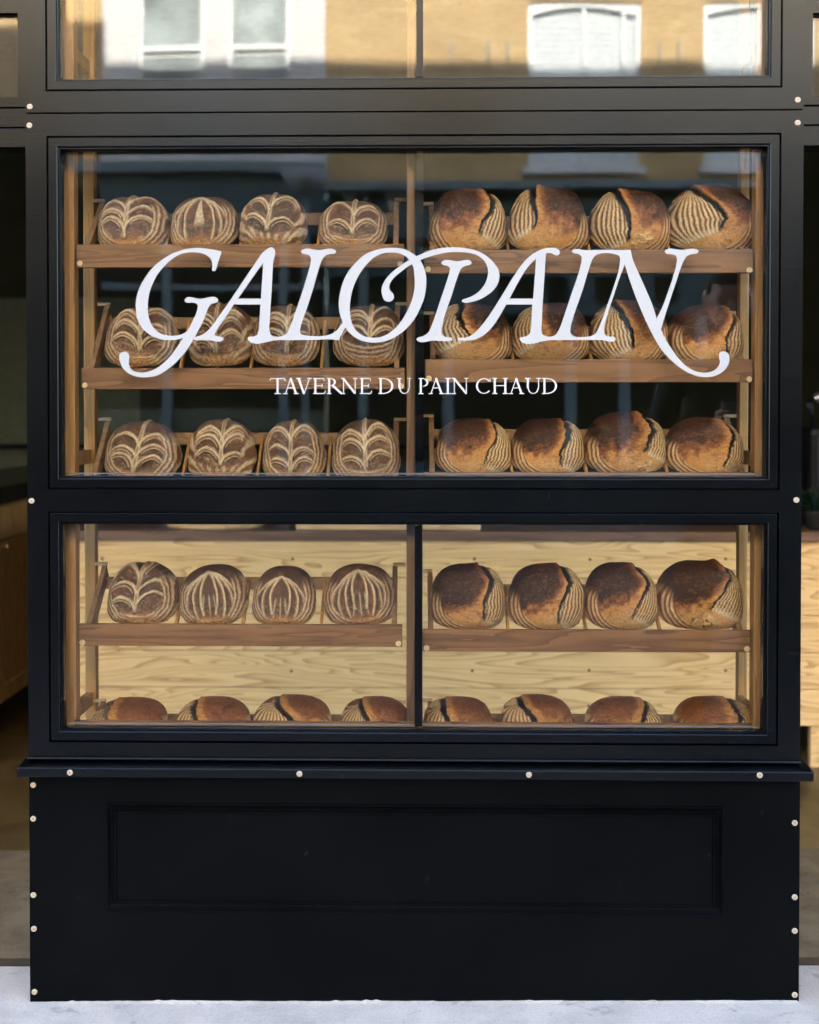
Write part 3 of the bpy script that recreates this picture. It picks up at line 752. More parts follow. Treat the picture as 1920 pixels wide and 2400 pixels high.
def loaf(row, xa, xb, ytop, kind, prm, label, seed, tall=1.0):
    YF, zt0, slope = TRAYS[row]
    rnd = np.random.RandomState(seed)
    Yc = .188
    cxm = P(mx(xa, xb), ytop, Yc)
    a = (P(xb, ytop, Yc).x - P(xa, ytop, Yc).x) / 2 * .985
    ztop = cxm.z
    tilt = math.atan(slope)
    ztray = zt0 + slope * (Yc - YF)
    zbot = zt0 + slope * (.118 - YF) - .012             # lowest front point
    cp = (ztop - zbot) / 2                             # apparent half height
    zc = ztop - cp
    b = .086
    c = math.sqrt(max(cp**2 - (b * sin(tilt))**2, .0007)) / cos(tilt)
    na = 78; nb = 20; T = 168
    al = np.concatenate([np.linspace(.012, pi * .56, na), np.linspace(pi * .56, pi - .02, nb + 1)[1:]])
    th = np.linspace(0, 2 * pi, T, endpoint=False)
    A, TT = np.meshgrid(al, th, indexing='ij')
    n = np.stack([np.sin(A) * np.cos(TT), -np.cos(A), np.sin(A) * np.sin(TT)], -1).reshape(-1, 3)
    R = np.array(Matrix.Rotation(tilt, 3, 'X'))         # back end up
    Mx = R @ np.diag([a, b, c]) @ R.T
    e = 2.65
    k = (np.abs(n) ** e).sum(1) ** (-1 / e)
    nn = n * k[:, None]
    p = nn @ Mx.T
    u = p[:, 0] / a; v = p[:, 2] / cp
    u0, v0 = u.copy(), v.copy()
    ro = radians(rnd.uniform(-7, 7) if kind != 'ear' else rnd.uniform(-4, 4))
    u, v = u * cos(ro) - v * sin(ro), u * sin(ro) + v * cos(ro)
    # general form
    taper = prm.get('taper', .06)
    p[:, 0] *= 1 - taper * np.clip(v, -.3, 1) + .07 * np.clip(-v - .1, 0, .8) - .05 * np.clip(v - .3, 0, 1)
    lo = vn(n * 1.7, seed) - .5
    disp = lo * .085
    q3 = n * 9.0
    f1 = fbm(np.stack([u * 7, v * 7, n[:, 1] * 3], 1), seed + 3)
    f2 = fbm(np.stack([u * 22, v * 22, n[:, 1] * 9], 1), seed + 7)
    f3 = vn(np.stack([u * 48, v * 48, n[:, 1] * 20], 1), seed + 9)
    wig = (fbm(np.stack([u * 4, v * 4, n[:, 1]], 1), seed + 11) - .5)
    burn = prm.get('burn', .4)
    if kind == 'leaf' or kind == 'tulip':
        st_u = prm.get('su', 0.) + prm.get('bend', 0.) * v
        du = u - st_u; ad = np.abs(du)
        side = np.where(du > 0, 1.0, 0.0)
        fl = np.zeros(len(u)); rid = np.zeros(len(u))
        w0 = .030
        vbase = prm.get('vb', -.35)
        def add(d, w_, amp=1.0, dbl=True):
            nonlocal fl, rid
            d = d + wig * .06
            w2 = w_ * 1.5 * (.75 + .6 * f1)
            fl = np.maximum(fl, amp * np.exp(-(d / w2) ** 4) * (.8 + .4 * f2))
            if dbl:
                fl = np.maximum(fl, .75 * amp * np.exp(-((d + .105 + .08 * wig) / (w_ * .85)) ** 2) * (.5 + f2))
            rid = np.maximum(rid, amp * np.exp(-(d / (w_ * 2.4)) ** 2))
        if kind == 'leaf':
            streak = fbm(np.stack([u * 5, v * 26 - ad * 10, v * 0], 1), seed + 15)
            fl = np.maximum(fl, ss(.60, .72, streak) * .30)
            on = ss(vbase - .1, vbase + .05, v)
            # stem
            d = du + .0
            fl_s = (np.exp(-((np.abs(d + .05 * wig) - .042) / .027) ** 2)) * on
            fl = np.maximum(fl, fl_s * .95); rid = np.maximum(rid, np.exp(-(d / .06) ** 2) * on)
            heights = tuple(q_ - .14 for q_ in prm.get('h', (-.38, .08, .5)))
            for hs in heights:
                for sd in (0, 1):
                    hv = hs + (rnd.rand() - .5) * .22 + prm.get('skew', .0) * (1 if sd else -1)
                    rise = .36 + rnd.rand() * .12
                    x = np.clip(ad, 0, 1.2)
                    cur = hv + rise * (1 - np.exp(-x * 5.5)) - (.5 + .25 * rnd.rand()) * np.clip(x - .38, 0, 1) ** 2 * 2.6
                    slope_c = rise * 5.5 * np.exp(-x * 5.5)
                    dd = (v - cur) / np.sqrt(1 + slope_c ** 2)
                    msk = (side == sd) & (ad < .88) 
                    tmp = np.where(msk, dd, 9.0)
                    add(tmp, .025, 1.0, dbl=False)
                    if rnd.rand() < .75:
                        add(np.where(msk & (ad > .12), dd + .085 + .03 * rnd.rand(), 9.0), .014, .75, dbl=False)
            lowest = vbase
            vbase = vbase - .10
        else:
            ay = prm.get('apex', .82)
            t = np.clip(ay - v, 0, None)
            fw = prm.get('flame', 0)
            if fw:
                fl = np.maximum(fl, ss(.02, -.02, ad - .02 - fw * t) * ss(fw * 6, fw * 4, t) * (.5 + .8 * f2))
            else:
                for off in (-.10, .0, .09):
                    dd = du - off * (1 + t * .9)
                    fl = np.maximum(fl, .8 * np.exp(-(dd / .022) ** 2) * ss(.55, .75, t) * ss(1.45, 1.25, t))
            for Aa, Tt, am in prm.get('arcs', ((.24, 1.25, 1), (.46, 1.40, 1), (.68, 1.6, 1), (.86, 1.8, .9))):
                gg = Aa * np.sin(pi * .74 * np.clip(t / Tt, 0, 1) ** .66)
                d = ad - gg
                # true-ish distance: scale by local slope
                tt = np.clip(t / Tt, .02, .999)
                sl = Aa * np.cos(pi * .74 * tt ** .66) * pi * .74 * .66 * tt ** (-.34) / Tt
                d = d / np.sqrt(1 + np.clip(np.abs(sl), 0, 2.5) ** 2)
                msk = (v < ay + .03) & (t < Tt * 1.02)
                add(np.where(msk, d, 9.0), .020, am, dbl=False)
            lowest = -.3
        # banneton rings sweeping round the lower flanks to the foot
        rb = np.sqrt((u / 1.0) ** 2 + ((v - .18) / 1.12) ** 2)
        flank = ss(.68, .78, rb + .15 * wig) * ss(.55, .15, v - .25 * ad) * ss(-.86, -.66, v + .25 * ad)
        fan = (np.cos(2 * pi * (rb / .098 + wig * .9 + .3 * f1)) * .5 + .5)
        fb = np.where(prm.get('fan', 0) > 0, np.cos(2 * pi * (np.arctan2(u, v + .95) * 4.6 + wig)) * .5 + .5, fan)
        fbs = ss(.40, .70, fb) * flank * (.65 + .6 * f2)
        body = 1 - flank
        qs = v - .42 * u * u - .06 * wig
        smile = ss(vbase + .03, vbase - .09, qs) * ss(-.84, -.68, v + .1 * wig) * (0 if kind == 'tulip' else 1)
        if prm.get('fan', 0): sf = np.cos(2 * pi * (np.arctan2(u, v + 1.15) * 3.6 + .5 * wig)) * .5 + .5
        else: sf = np.cos(2 * pi * (qs / .125 + .3 * f1)) * .5 + .5
        fbs = np.maximum(fbs, ss(.42, .75, sf) * smile * (1 - flank) * (.6 + .6 * f2))
        body = (1 - flank) * (1 - smile)
        lens = ss(.55, .2, rid) * body
        # base colours: dark brown leaves, warmer near the lines
        k_d = np.clip(.38 + burn * .45 + (f1 - .5) * 1.1 + .35 * lens - .2 * ss(.0, -.6, v), 0, 1)
        colr = mixc(mixc(np.tile(AMBER * .85, (len(u), 1)), BROWN, ss(0, .5, k_d)), DARK, ss(.55, 1.05, k_d) * .85)
        dusty = ss(.42, .75, f2) * .35 * ss(.35, -.4, v) + .10
        colr = mixc(colr, FLOUR * .8, np.clip(dusty, 0, 1) * .6)
        fl = fl * (1 - flank * .8)
        amount = np.clip((fl * (.72 + .5 * f2) + fbs * .95), 0, 1) * prm.get('flour', .9)
        colr = mixc(colr, mixc(np.tile(FLOUR, (len(u), 1)), AMBER, ss(.4, .8, f1) * .45), amount)
        foot = ss(-.50, -.74, v - .12 * np.cos(u * 2.4) + wig * .15)
        footc = mixc(mixc(np.tile(AMBER, (len(u), 1)), BROWN, ss(.35, .7, f2) * .9), FLOUR, ss(.55, .8, f3) * .5)
        colr = mixc(colr, footc, foot * .85)
        disp += rid * .045 * (1 - flank) - .035 * lens * ss(.9, .6, rb) + fbs * .014
        # notches at silhouette where lobes meet
        disp += .012 * (f1 - .5)
    else:
        m = prm['m']; pts = sorted(prm['pts'], key=lambda q: q[1])
        vs = np.array([q[1] for q in pts]); us = np.array([q[0] for q in pts])
        vv = v + .02
        xe = np.interp(vv, vs, us)
        for _ in range(1):
            xe = (np.interp(vv - .07, vs, us) + 2 * xe + np.interp(vv + .07, vs, us)) / 4
        jag = (vn(np.stack([v * 9, v * 0, v * 0 + seed], 1), seed) - .5) * .065 + (vn(np.stack([v * 25, v * 0, v * 0 + seed], 1), seed) - .5) * .04
        xe = xe + jag
        vend = vs[0]
        s = m * (u - xe)
        half = np.sqrt(np.clip(1.02 - v * v, .02, 1))
        sedge = np.clip(half - m * xe, .18, 2)
        pp = np.clip(s / sedge, -.2, 1.2)
        vbot = vend - .02 - .42 * np.clip(pp, 0, 1) ** .8
        region = ss(0.0, .03, s) * ss(vbot - .05, vbot + .03, v)
        bw = 1.9 * prm.get('bw', .13) * (.35 + .55 * ss(vend, .7, v)) * (.8 + .5 * (f1 - .3))
        black = ss(-.015, .01, s) * ss(bw + .02, bw - .03, s) * ss(vend - .16, vend + .03, v) * prm.get('bs', 1.0)  # burnt band, with the shade under the ear lip painted in
        N = prm.get('N', 6) + 1.5
        lowc = np.clip((vend + .35 - v) / .8, 0, 1)
        qn = (pp + .26 * lowc ** 1.5 + wig * .05)
        stripe = np.cos(2 * pi * N * qn) * .5 + .5
        stripe = ss(.28, .72, stripe)
        strc = mixc(np.tile(BROWN * .95, (len(u), 1)), CREAM * 1.02, np.clip(stripe * (.85 + .4 * f2), 0, 1))
        strc = mixc(strc, AMBER, ss(.5, .8, f1) * .18)
        lip = ss(.20, .04, v - vbot) * ss(.05, .2, s) * region
        strc = mixc(strc, FLOUR * 1.05, lip * (.4 + .5 * f2))
        # crust dome
        dv = v + .25 * np.clip(-s, 0, 1) - .25
        kd = .02 + (burn * 1.15 + .50) * ss(-.62, .42, dv + (f1 - .5) * .55) * ss(.02, -.36 , s + .16 * (f1 - .5)) + .42 * (f2 - .42) + .35 * (f1 - .5)
        kd = kd + burn * .35 * ss(.3, .9, v) - prm.get('lift', 0)
        kd = np.clip(kd, 0, 1.05)
        crc = mixc(np.tile(AMBER, (len(u), 1)), BROWN * 1.15, ss(.10, .58, kd))
        crc = mixc(crc, DARK, ss(.55, 1.02, kd + .35 * (f2 - .5)))
        crc = mixc(crc, CREAM, ss(-.05, -.65, v + wig * .3) * ss(-.75, -.25, s) * .35)
        veins = ss(.55, .72, fbm(np.stack([u * 14 + v * 8, v * 26 - u * 8, n[:, 1] * 6], 1), seed + 21))
        crc = mixc(crc, AMBER * 1.0, veins * .14)
        crc = mixc(crc, CREAM, ss(.62, .85, f2) * ss(.45, .7, f1) * .35 * ss(.1, -.5, v))
        flake = ss(.52, .66, fbm(np.stack([u * 10 - v * 3, v * 30, v * 0], 1), seed + 41)) * ss(-.55, -.05, s) * ss(.0, -.04, s)
        crc = mixc(crc, BROWN, flake * .55)
        disp += flake * .012
        spots = ss(.80, .92, f3) * .10
        crc = mixc(crc, DARK, spots)
        # rim stripes opposite the ear
        r2 = np.sqrt((u / 1.0) ** 2 + ((v + .02) / 1.02) ** 2)
        opp = ss(.02, .16, -m * u - .08) * ss(.74, .80, r2 + .10 * ss(.1, -.5, v) + .04 * wig) * ss(.42, .12, v + .6 * (1 - r2))
        rs = ss(.30, .7, np.cos(2 * pi * (r2 / .085 + .4 * wig)) * .5 + .5)
        crc = mixc(crc, mixc(np.tile(BROWN * 1.3, (len(u), 1)), CREAM * 1.05, np.clip(rs * (.7 + .5 * f2), 0, 1)), opp * .95)
        foot = ss(-.60, -.78, v + .2 * wig)
        crc = mixc(crc, mixc(np.tile(AMBER * .9, (len(u), 1)), CREAM, ss(.4, .7, f2) * .6), foot * (1 - opp) * .6)
        if prm.get('tear'):
            tx, tz = prm['tear']
            zone = np.exp(-(((u - tx) / .34) ** 2 + ((v - tz) / .26) ** 2))
            rn = fbm(np.stack([u * 5.5 + v * 2, v * 4.5 - u * 2, v * 0 + seed], 1), seed + 31, 2)
            ta = np.exp(-((rn - .5) / .045) ** 2) * ss(.35, .7, zone)
            crc = mixc(crc, CREAM, ta * .9); disp += ta * .03
            tin = np.exp(-((rn - .60) / .03) ** 2) * ss(.35, .7, zone); crc = mixc(crc, DARK, tin * .8); disp -= tin * .03
        colr = mixc(crc, strc, region)
        colr = mixc(colr, mixc(np.tile(CHAR_SHADE, (len(u), 1)), DARK * 1.2, ss(.55, .8, f2)), black)
        lipr = ss(-.20, -.01, s) * ss(.03, -.01, s) * ss(vend - .1, vend + .25, v)
        disp += prm.get('ear', .055) * lipr * (.9 - .35 * ss(.5, .95, v)) * (.8 + .5 * f1)
        disp -= .050 * black * (.6 + .4 * ss(0, .8, v))
        disp += region * (stripe * .012 - .016 * ss(.6, 0, pp))
        disp += .018 * (f1 - .5) + opp * rs * .006 + veins * .006
    disp += (f2 - .5) * .014 + (f3 - .5) * .014
    colr = colr * (1 + .34 * (f3 - .5) + .20 * (f2 - .5))[:, None]
    back = ss(.1, .6, n[:, 1])                            # rear of the loaf: plain crust
    colr = mixc(colr, mixc(np.tile(AMBER, (len(u), 1)), BROWN, ss(.3, .7, f2)), back)
    disp = disp * (1 - .6 * back)
    p = p + n * (disp * a)[:, None]
    p[:, 2] = p[:, 2] * prm.get('zs', 1.0)
    # rest on the sloping tray
    py = p[:, 1] + Yc; pz = p[:, 2] + zc
    pl_ = zt0 + slope * (py - YF) + .0015 * f2
    pz = np.maximum(pz, pl_)
    base_v = zt0 + slope * (Yc - YF)
    org = Vector((cxm.x, Yc, base_v))
    V = np.stack([p[:, 0], p[:, 1], pz - base_v], 1)
    # roll a little about the view axis for individuality
    ro = prm.get('roll', 0.0)
    nA = len(al)
    idx = np.arange(nA * T).reshape(nA, T)
    F = np.stack([idx[:-1], np.roll(idx, -1, 1)[:-1], np.roll(idx, -1, 1)[1:], idx[1:]], -1).reshape(-1, 4)
    me = bpy.data.meshes.new('bread_loaf')
    nv = len(V) + 2
    Vall = np.vstack([V, V[:T].mean(0), V[-T:].mean(0)])
    call = np.vstack([colr, colr[:T].mean(0), colr[-T:].mean(0)])
    tri1 = np.stack([np.full(T, nv - 2), np.roll(idx[0], -1), idx[0]], -1)
    tri2 = np.stack([np.full(T, nv - 1), idx[-1], np.roll(idx[-1], -1)], -1)
    me.vertices.add(nv); me.vertices.foreach_set('co', Vall.astype(np.float32).ravel())
    loops = np.concatenate([F.ravel(), tri1.ravel(), tri2.ravel()])
    tot = np.concatenate([np.full(len(F), 4), np.full(2 * T, 3)])
    me.loops.add(len(loops)); me.loops.foreach_set('vertex_index', loops.astype(np.int32))
    me.polygons.add(len(tot))
    starts = np.concatenate([[0], np.cumsum(tot)[:-1]])
    me.polygons.foreach_set('loop_start', starts.astype(np.int32))
    me.polygons.foreach_set('loop_total', tot.astype(np.int32))
    me.polygons.foreach_set('use_smooth', np.ones(len(tot), bool))
    me.update(calc_edges=True)
    ca = me.color_attributes.new('crust', 'FLOAT_COLOR', 'POINT')
    rgba = np.ones((nv, 4), np.float32); rgba[:, :3] = np.clip(call, 0, 1)
    ca.data.foreach_set('color', rgba.ravel())
    me.validate()
    o = link('bread_loaf', me, M_bread)
    o.location = org
    return tag(o, label, 'bread', 'sourdough loaves on the sloping trays')

D = dict
LL = [
 # row 1 left
 ('1L', 232, 395, 459, 'leaf', D(su=-.05, bend=.12, vb=-.45, h=(-.12, .28, .62), skew=.05, burn=.35, taper=.03), 'low slumped leaf-scored loaf, first from left on the top left tray'),
 ('1L', 403, 558, 458, 'tulip', D(su=-.02, bend=.03, burn=.35, flame=.17, arcs=((.44, 1.45, 1), (.64, 1.5, .9), (.84, 1.8, .95))), 'loaf scored with a pale flame, second from left on the top left tray'),
 ('1L', 564, 722, 454, 'leaf', D(su=-.08, bend=.05, vb=-.25, h=(0, .42), skew=.05, burn=.5, fan=1, taper=.04), 'leaf-scored loaf with white fanning flour lines, third on the top left tray'),
 ('1L', 750, 910, 467, 'leaf', D(su=0, bend=-.02, vb=-.3, h=(.02, .42), burn=.5, taper=.04), 'loaf scored like two round eyes with brows, rightmost on the top left tray'),
 ('2L', 253, 419, 720, 'leaf', D(su=.1, bend=-.1, vb=-.3, h=(-.05, .32, .66), burn=.35), 'leaf-scored loaf behind the bowl of the G, first on the middle left tray'),
 ('2L', 443, 598, 714, 'leaf', D(su=-.05, bend=.1, vb=-.4, h=(-.12, .28, .62), burn=.3, fan=1), 'leaf-scored loaf behind the left leg of the first A, second on the middle left tray'),
 ('2L', 593, 750, 714, 'leaf', D(su=.12, bend=.02, vb=-.4, h=(0, .33, .62), burn=.35), 'leaf-scored loaf behind the stem of the L, third on the middle left tray'),
 ('2L', 784, 947, 716, 'leaf', D(su=.05, bend=.05, vb=-.1, h=(.08, .36, .66), burn=.75, flour=.8), 'dark leaf-scored loaf behind the lower half of the O'),
 ('3L', 252, 423, 986, 'leaf', D(su=-.02, bend=.16, vb=-.55, h=(-.32, .12, .5), skew=.04, burn=.5, taper=.12), 'leaning leaf-scored loaf, leftmost along the bottom of the large window'),
 ('3L', 445, 598, 982, 'leaf', D(su=.1, bend=.04, vb=-.3, h=(-.12, .32, .62), burn=.45, taper=.12, fan=1), 'egg-shaped leaf-scored loaf, second from left along the bottom of the large window'),
 ('3L', 617, 762, 985, 'leaf', D(su=-.02, bend=.03, vb=-.6, h=(-.3, .1, .5), burn=.6, taper=.10), 'narrow upright leaf-scored loaf, third from left along the bottom of the large window'),
 ('3L', 780, 938, 983, 'leaf', D(su=0, bend=0.02, vb=-.35, h=(-.18, .2, .55), burn=.6, taper=.12), 'loaf with doubled pale stem, fourth from left along the bottom of the large window'),
 ('4L', 255, 418, 1321, 'leaf', D(su=-.02, bend=.2, vb=-.35, h=(-.1, .38, .7), skew=.06, burn=.6), 'leaf-scored loaf with a slanting stem and floury foot, leftmost before the pine boards'),
 ('4L', 424, 580, 1325, 'tulip', D(su=0, burn=.6), 'tulip-scored loaf, second from left before the pine boards'),
 ('4L', 593, 741, 1329, 'tulip', D(su=-.03, burn=.6, apex=.75, arcs=((.30, 1.15, 1), (.54, 1.35, 1), (.76, 1.6, .9))), 'tulip-scored loaf with a rounded inner arch, third from left before the pine boards'),
 ('4L', 762, 927, 1324, 'tulip', D(su=.04, burn=.45, apex=.88, arcs=((.20, 1.1, 1), (.40, 1.35, 1), (.60, 1.5, .7), (.78, 1.7, 1))), 'tulip-scored loaf dusted with flour on its right flank, fourth from left before the pine boards'),
 # right column
 ('1R', 1004, 1187, 446, 'ear', D(m=1, pts=((.37, 1), (.57, .6), (.50, .3), (.27, 0), (.25, -.25)), burn=.35), 'amber eared loaf striped on its right flank, first on the top right tray'),
 ('1R', 1193, 1377, 442, 'ear', D(m=-1, pts=((-.42, .95), (-.44, .5), (-.34, .1), (-.42, -.15)), burn=.4, N=5), 'amber eared loaf striped on its left, second on the top right tray'),
 ('1R', 1380, 1568, 446, 'ear', D(m=-1, pts=((-.42, .95), (-.30, .6), (-.12, .3), (-.08, -.1), (-.1, -.45)), burn=.32, N=7, tear=(.25, -.45)), 'eared loaf with a split pinkish crust, third on the top right tray'),
 ('1R', 1562, 1766, 438, 'ear', D(m=-1, pts=((-.5, 1), (-.28, .65), (.04, .4), (.22, .05), (.10, -.2)), burn=.4, N=9, ear=.07), 'widest loaf, mostly covered in fine cream stripes, last on the top right tray'),
 ('2R', 1017, 1198, 711, 'ear', D(m=-1, pts=((-.25, .95), (-.35, .6), (-.2, .2), (-.08, -.1)), burn=.5, N=6), 'eared loaf behind the stem of the P, its dark slash on the left'),
 ('2R', 1202, 1380, 711, 'ear', D(m=-1, pts=((-.3, .95), (-.42, .6), (-.36, .2), (-.3, -.15)), burn=.45, bs=.35, N=6), 'eared loaf behind the second A, fine stripes on its left flank'),
 ('2R', 1383, 1562, 706, 'ear', D(m=-1, pts=((-.36, .98), (-.2, .65), (0, .05), (0, -.35)), burn=.35, N=8), 'eared loaf behind the diagonal of the N, its left half striped'),
 ('2R', 1564, 1741, 714, 'ear', D(m=1, pts=((.53, .85), (.58, .5), (.31, 0), (.36, -.45)), burn=.7, N=5), 'dark crusted loaf under the reflected face, last on the middle right tray'),
 ('3R', 1020, 1196, 980, 'ear', D(m=1, pts=((.5, .95), (.6, .45), (.38, .05), (.23, -.45)), burn=.4, N=6, bw=.07), 'round loaf with thin slash, bottom of the large window, just right of the mullion'),
 ('3R', 1197, 1369, 980, 'ear', D(m=1, pts=((.45, .95), (.42, .4), (.2, -.1), (.25, -.45)), burn=.65, N=6), 'dark topped loaf, bottom of the large window, second right of the mullion'),
 ('3R', 1369, 1556, 967, 'ear', D(m=1, pts=((.36, 1), (.52, .6), (.38, .1), (.33, -.1)), burn=.5, N=7, tear=(.45, -.62), bw=.2, ear=.13), 'loaf with charred torn ear, bottom of the large window, third right of the mullion'),
 ('3R', 1555, 1738, 981, 'ear', D(m=1, pts=((.5, .95), (.66, .5), (.46, -.1), (.36, -.5)), burn=.3, N=6), 'pale amber loaf with cracked floury flank, last at the foot of the large window'),
 ('4R', 1009, 1185, 1323, 'ear', D(m=1, pts=((.37, .95), (.6, .6), (.34, .03), (.3, -.45)), burn=.9, N=6), 'nearly black crusted loaf, first right of the mullion before the pine boards'),
 ('4R', 1191, 1366, 1320, 'ear', D(m=1, pts=((.42, .95), (.58, .5), (.26, -.08), (.18, -.55)), burn=.8, N=6), 'dark loaf with burnt foot, second right of the mullion before the pine boards'),
 ('4R', 1369, 1539, 1321, 'ear', D(m=1, pts=((.38, .95), (.64, .6), (.33, .03), (.15, -.35)), burn=.42, N=7), 'lighter loaf with floury lip, third right of the mullion before the pine boards'),
 ('4R', 1539, 1736, 1313, 'ear', D(m=1, pts=((.39, 1), (.57, .7), (.26, .2), (.09, -.15)), burn=1.0, N=9, tear=(-.05, -.55), ear=.13), 'large burnt loaf with a tall ear and torn crust, last before the pine boards'),
 ('5L', 217, 392, 1643, 'ear', D(m=-1, pts=((-.45, .95), (-.5, .6), (-.35, .2), (-.3, -.3)), burn=.30, lift=.38, N=4, bs=.7), 'smooth brown loaf top, leftmost along the bottom edge of the lower window'),
 ('5L', 417, 587, 1641, 'ear', D(m=-1, pts=((-.47, .95), (-.4, .6), (-.25, .2), (-.2, -.3)), burn=.30, lift=.38, N=5), 'loaf top with dark knob, second from left along the bottom edge of the lower window'),
 ('5L', 595, 776, 1635, 'ear', D(m=-1, pts=((-.34, .98), (-.1, .7), (.12, .4), (.15, -.2)), burn=.30, lift=.38, N=9), 'boldly striped loaf top, third from left along the bottom edge of the lower window'),
 ('5L', 799, 960, 1640, 'ear', D(m=-1, pts=((-.48, .95), (-.25, .6), (-.12, .3), (-.1, -.3)), burn=.30, lift=.38, N=8), 'loaf top with fine stripes, last along the bottom edge before the mullion'),
 ('5R', 993, 1155, 1641, 'ear', D(m=-1, pts=((-.4, .95), (-.35, .6), (-.25, .3), (-.2, -.3)), burn=.30, lift=.38, N=5), 'loaf top with a dark fold, first right of the mullion along the bottom edge'),
 ('5R', 1171, 1344, 1636, 'ear', D(m=-1, pts=((-.4, .98), (-.18, .65), (-.05, .3), (0, -.3)), burn=.30, lift=.38, N=7), 'striped loaf top with a pointed ear, second right of the mullion along the bottom edge'),
 ('5R', 1372, 1550, 1641, 'ear', D(m=1, pts=((.53, .95), (.38, .6), (.28, .3), (.2, -.3)), burn=.30, lift=.38, N=6), 'low loaf top striped on its right, third right of the mullion along the bottom edge'),
 ('5R', 1580, 1767, 1639, 'ear', D(m=1, pts=((.35, .98), (.45, .6), (.42, .3), (.3, -.3)), burn=.30, lift=.38, N=5), 'loaf top at the far right corner of the lower window'),
]
for i, (row, xa, xb, yt, kd_, prm, lab) in enumerate(LL):
    loaf(row, xa, xb, yt, kd_, prm, lab, 31 + i * 7)

# ------------------------------------------------------------------ SHOP INTERIOR
YK = 1.98
ct = empty('counter', (0, YK + .3, 0), 'pine clad shop counter with a dark top, standing behind the racks', 'counter')
zt_ = P(970, 1267, YK).z; zl = P(1700, 1701, YK).z
x0, x1 = -1.38, 2.3
pz = [P(970, y, YK).z for y in (1267, 1354, 1440, 1526, 1612)] + [zl]
for i in range(5):
    mb = MB(); mb.box(x0, x1, YK, YK + .02, pz[i + 1] + .0012, pz[i] - .0012)
    mb.build('plank', M_pine, ct, .0012)
mb = MB(); mb.box(x0 + .01, x1 - .01, YK + .021, YK + .62, zl + .01, zt_ - .01); mb.build('carcass', M_dark, ct)
mb = MB(); mb.box(x0 - .02, x1 + .02, YK - .02, YK + .66, zt_ + .001, P(970, 1245, YK).z); mb.build('counter_top', M_ctop, ct, .003)
for lx in (P(1917, 1750, YK).x, x0 + .08, .35):
    mb = MB(); mb.box(lx - .018, lx + .018, YK + .03, YK + .066, GZ(lx) + .0005, zl + .0095); mb.build('leg', M_pine, ct, .002)
mb = MB()
for (px, py) in ((686, 1310), (683, 1573), (1112, 1310), (1383, 1311), (1701, 1310), (1107, 1572), (1381, 1571), (1701, 1572), (1380, 1655), (240, 1310), (300, 1655)):
    c = P(px, py, YK)
    mb = MB(); mb.lathe([(.0045, .001), (.0055, -.0008), (.003, -.0016)], c, 'y', 12); mb.build('nail', M_dark, ct)
# things on the counter
zc_ = P(970, 1245, YK).z
def cboard(xa, xb, ya, yb, th, label, rnd_=False):
    x0, x1 = P(xa, 1240, YK + .1).x, P(xb, 1240, YK + .1).x
    mb = MB()
    if rnd_:
        mb.lathe([((x1 - x0) / 2 - .004, 0), ((x1 - x0) / 2, .004), ((x1 - x0) / 2, th - .004), ((x1 - x0) / 2 - .004, th)], ((x0 + x1) / 2, (ya + yb) / 2, zc_ + .0005), 'z', 40)
    else:
        mb.box(x0, x1, ya, yb, zc_ + .0005, zc_ + th)
    o = mb.build('cutting_board', M_board, None, 0 if rnd_ else .003)
    tag(o, label, 'board', 'cutting boards on the counter')
cboard(378, 612, YK + .04, YK + .44, .022, 'round wooden board lying on the counter behind the left rack', True)
cboard(696, 1126, YK + .05, YK + .40, .026, 'long pale cutting board lying on the counter behind the mullion')
# espresso machine silhouette at the right edge
mc = empty('coffee_machine', (1.75, YK + .35, zc_), 'black lever coffee machine on the counter at the right edge', 'machine')
bx = P(1885, 1000, YK + .3).x
mb = MB(); mb.box(bx, bx + .42, YK + .22, YK + .5, zc_ + .13, zc_ + .40); mb.build('body', M_blackmetal, mc, .03)
mb = MB(); mb.box(bx + .02, bx + .40, YK + .18, YK + .5, zc_ + .0, zc_ + .05); mb.build('drip_tray', M_blackmetal, mc, .008)
mb = MB(); mb.tube([(bx + .05, YK + .36, zc_ + .39), (bx + .045, YK + .34, zc_ + .44), (bx + .02, YK + .3, zc_ + .50)], [.012, .011, .016]); mb.build('lever', M_blackmetal, mc, 0, True)
mb = MB(); mb.lathe([(.004, -.02), (.02, -.015), (.024, 0), (.02, .01), (.004, .012)], P(1919, 932, YK + .21), 'y', 20); mb.build('gauge', M_chrome, mc, 0, True)
for dx in (.06, .36):
    mb = MB(); mb.box(bx + dx - .02, bx + dx + .02, YK + .3, YK + .34, zc_ + .0505, zc_ + .131); mb.build('support', M_blackmetal, mc)
# potted plant
pl = empty('potted_plant', (1.62, YK + .12, zc_), 'dark green plant in a black pot on the counter at the right', 'plant')
pc = Vector((P(1900, 1180, YK + .14).x + .02, YK + .12, zc_))
pl.location = pc
mb = MB(); mb.lathe([(.03, .0005), (.035, .003), (.048, .065), (.05, .07), (.043, .072)], pc, 'z', 24); mb.build('pot', M_pot, pl, 0, True)
rnd = random.Random(4)
mb = MB()
for i in range(46):
    t = rnd.random() * 2 * pi; L = .05 + .07 * rnd.random(); h = .07 + rnd.random() * .05
    d = Vector((cos(t), sin(t) * .6, .5 + rnd.random())).normalized()
    b0 = pc + Vector((cos(t) * .01, sin(t) * .01, h - .01)); s = Vector((-sin(t), cos(t), 0)) * .014
    m1 = b0 + d * L * .5; m2 = b0 + d * L + Vector((0, 0, -.02))
    mb.poly([b0 - s * .2, m1 - s, m2, m1 + s])
mb.build('foliage', M_leaf, pl)
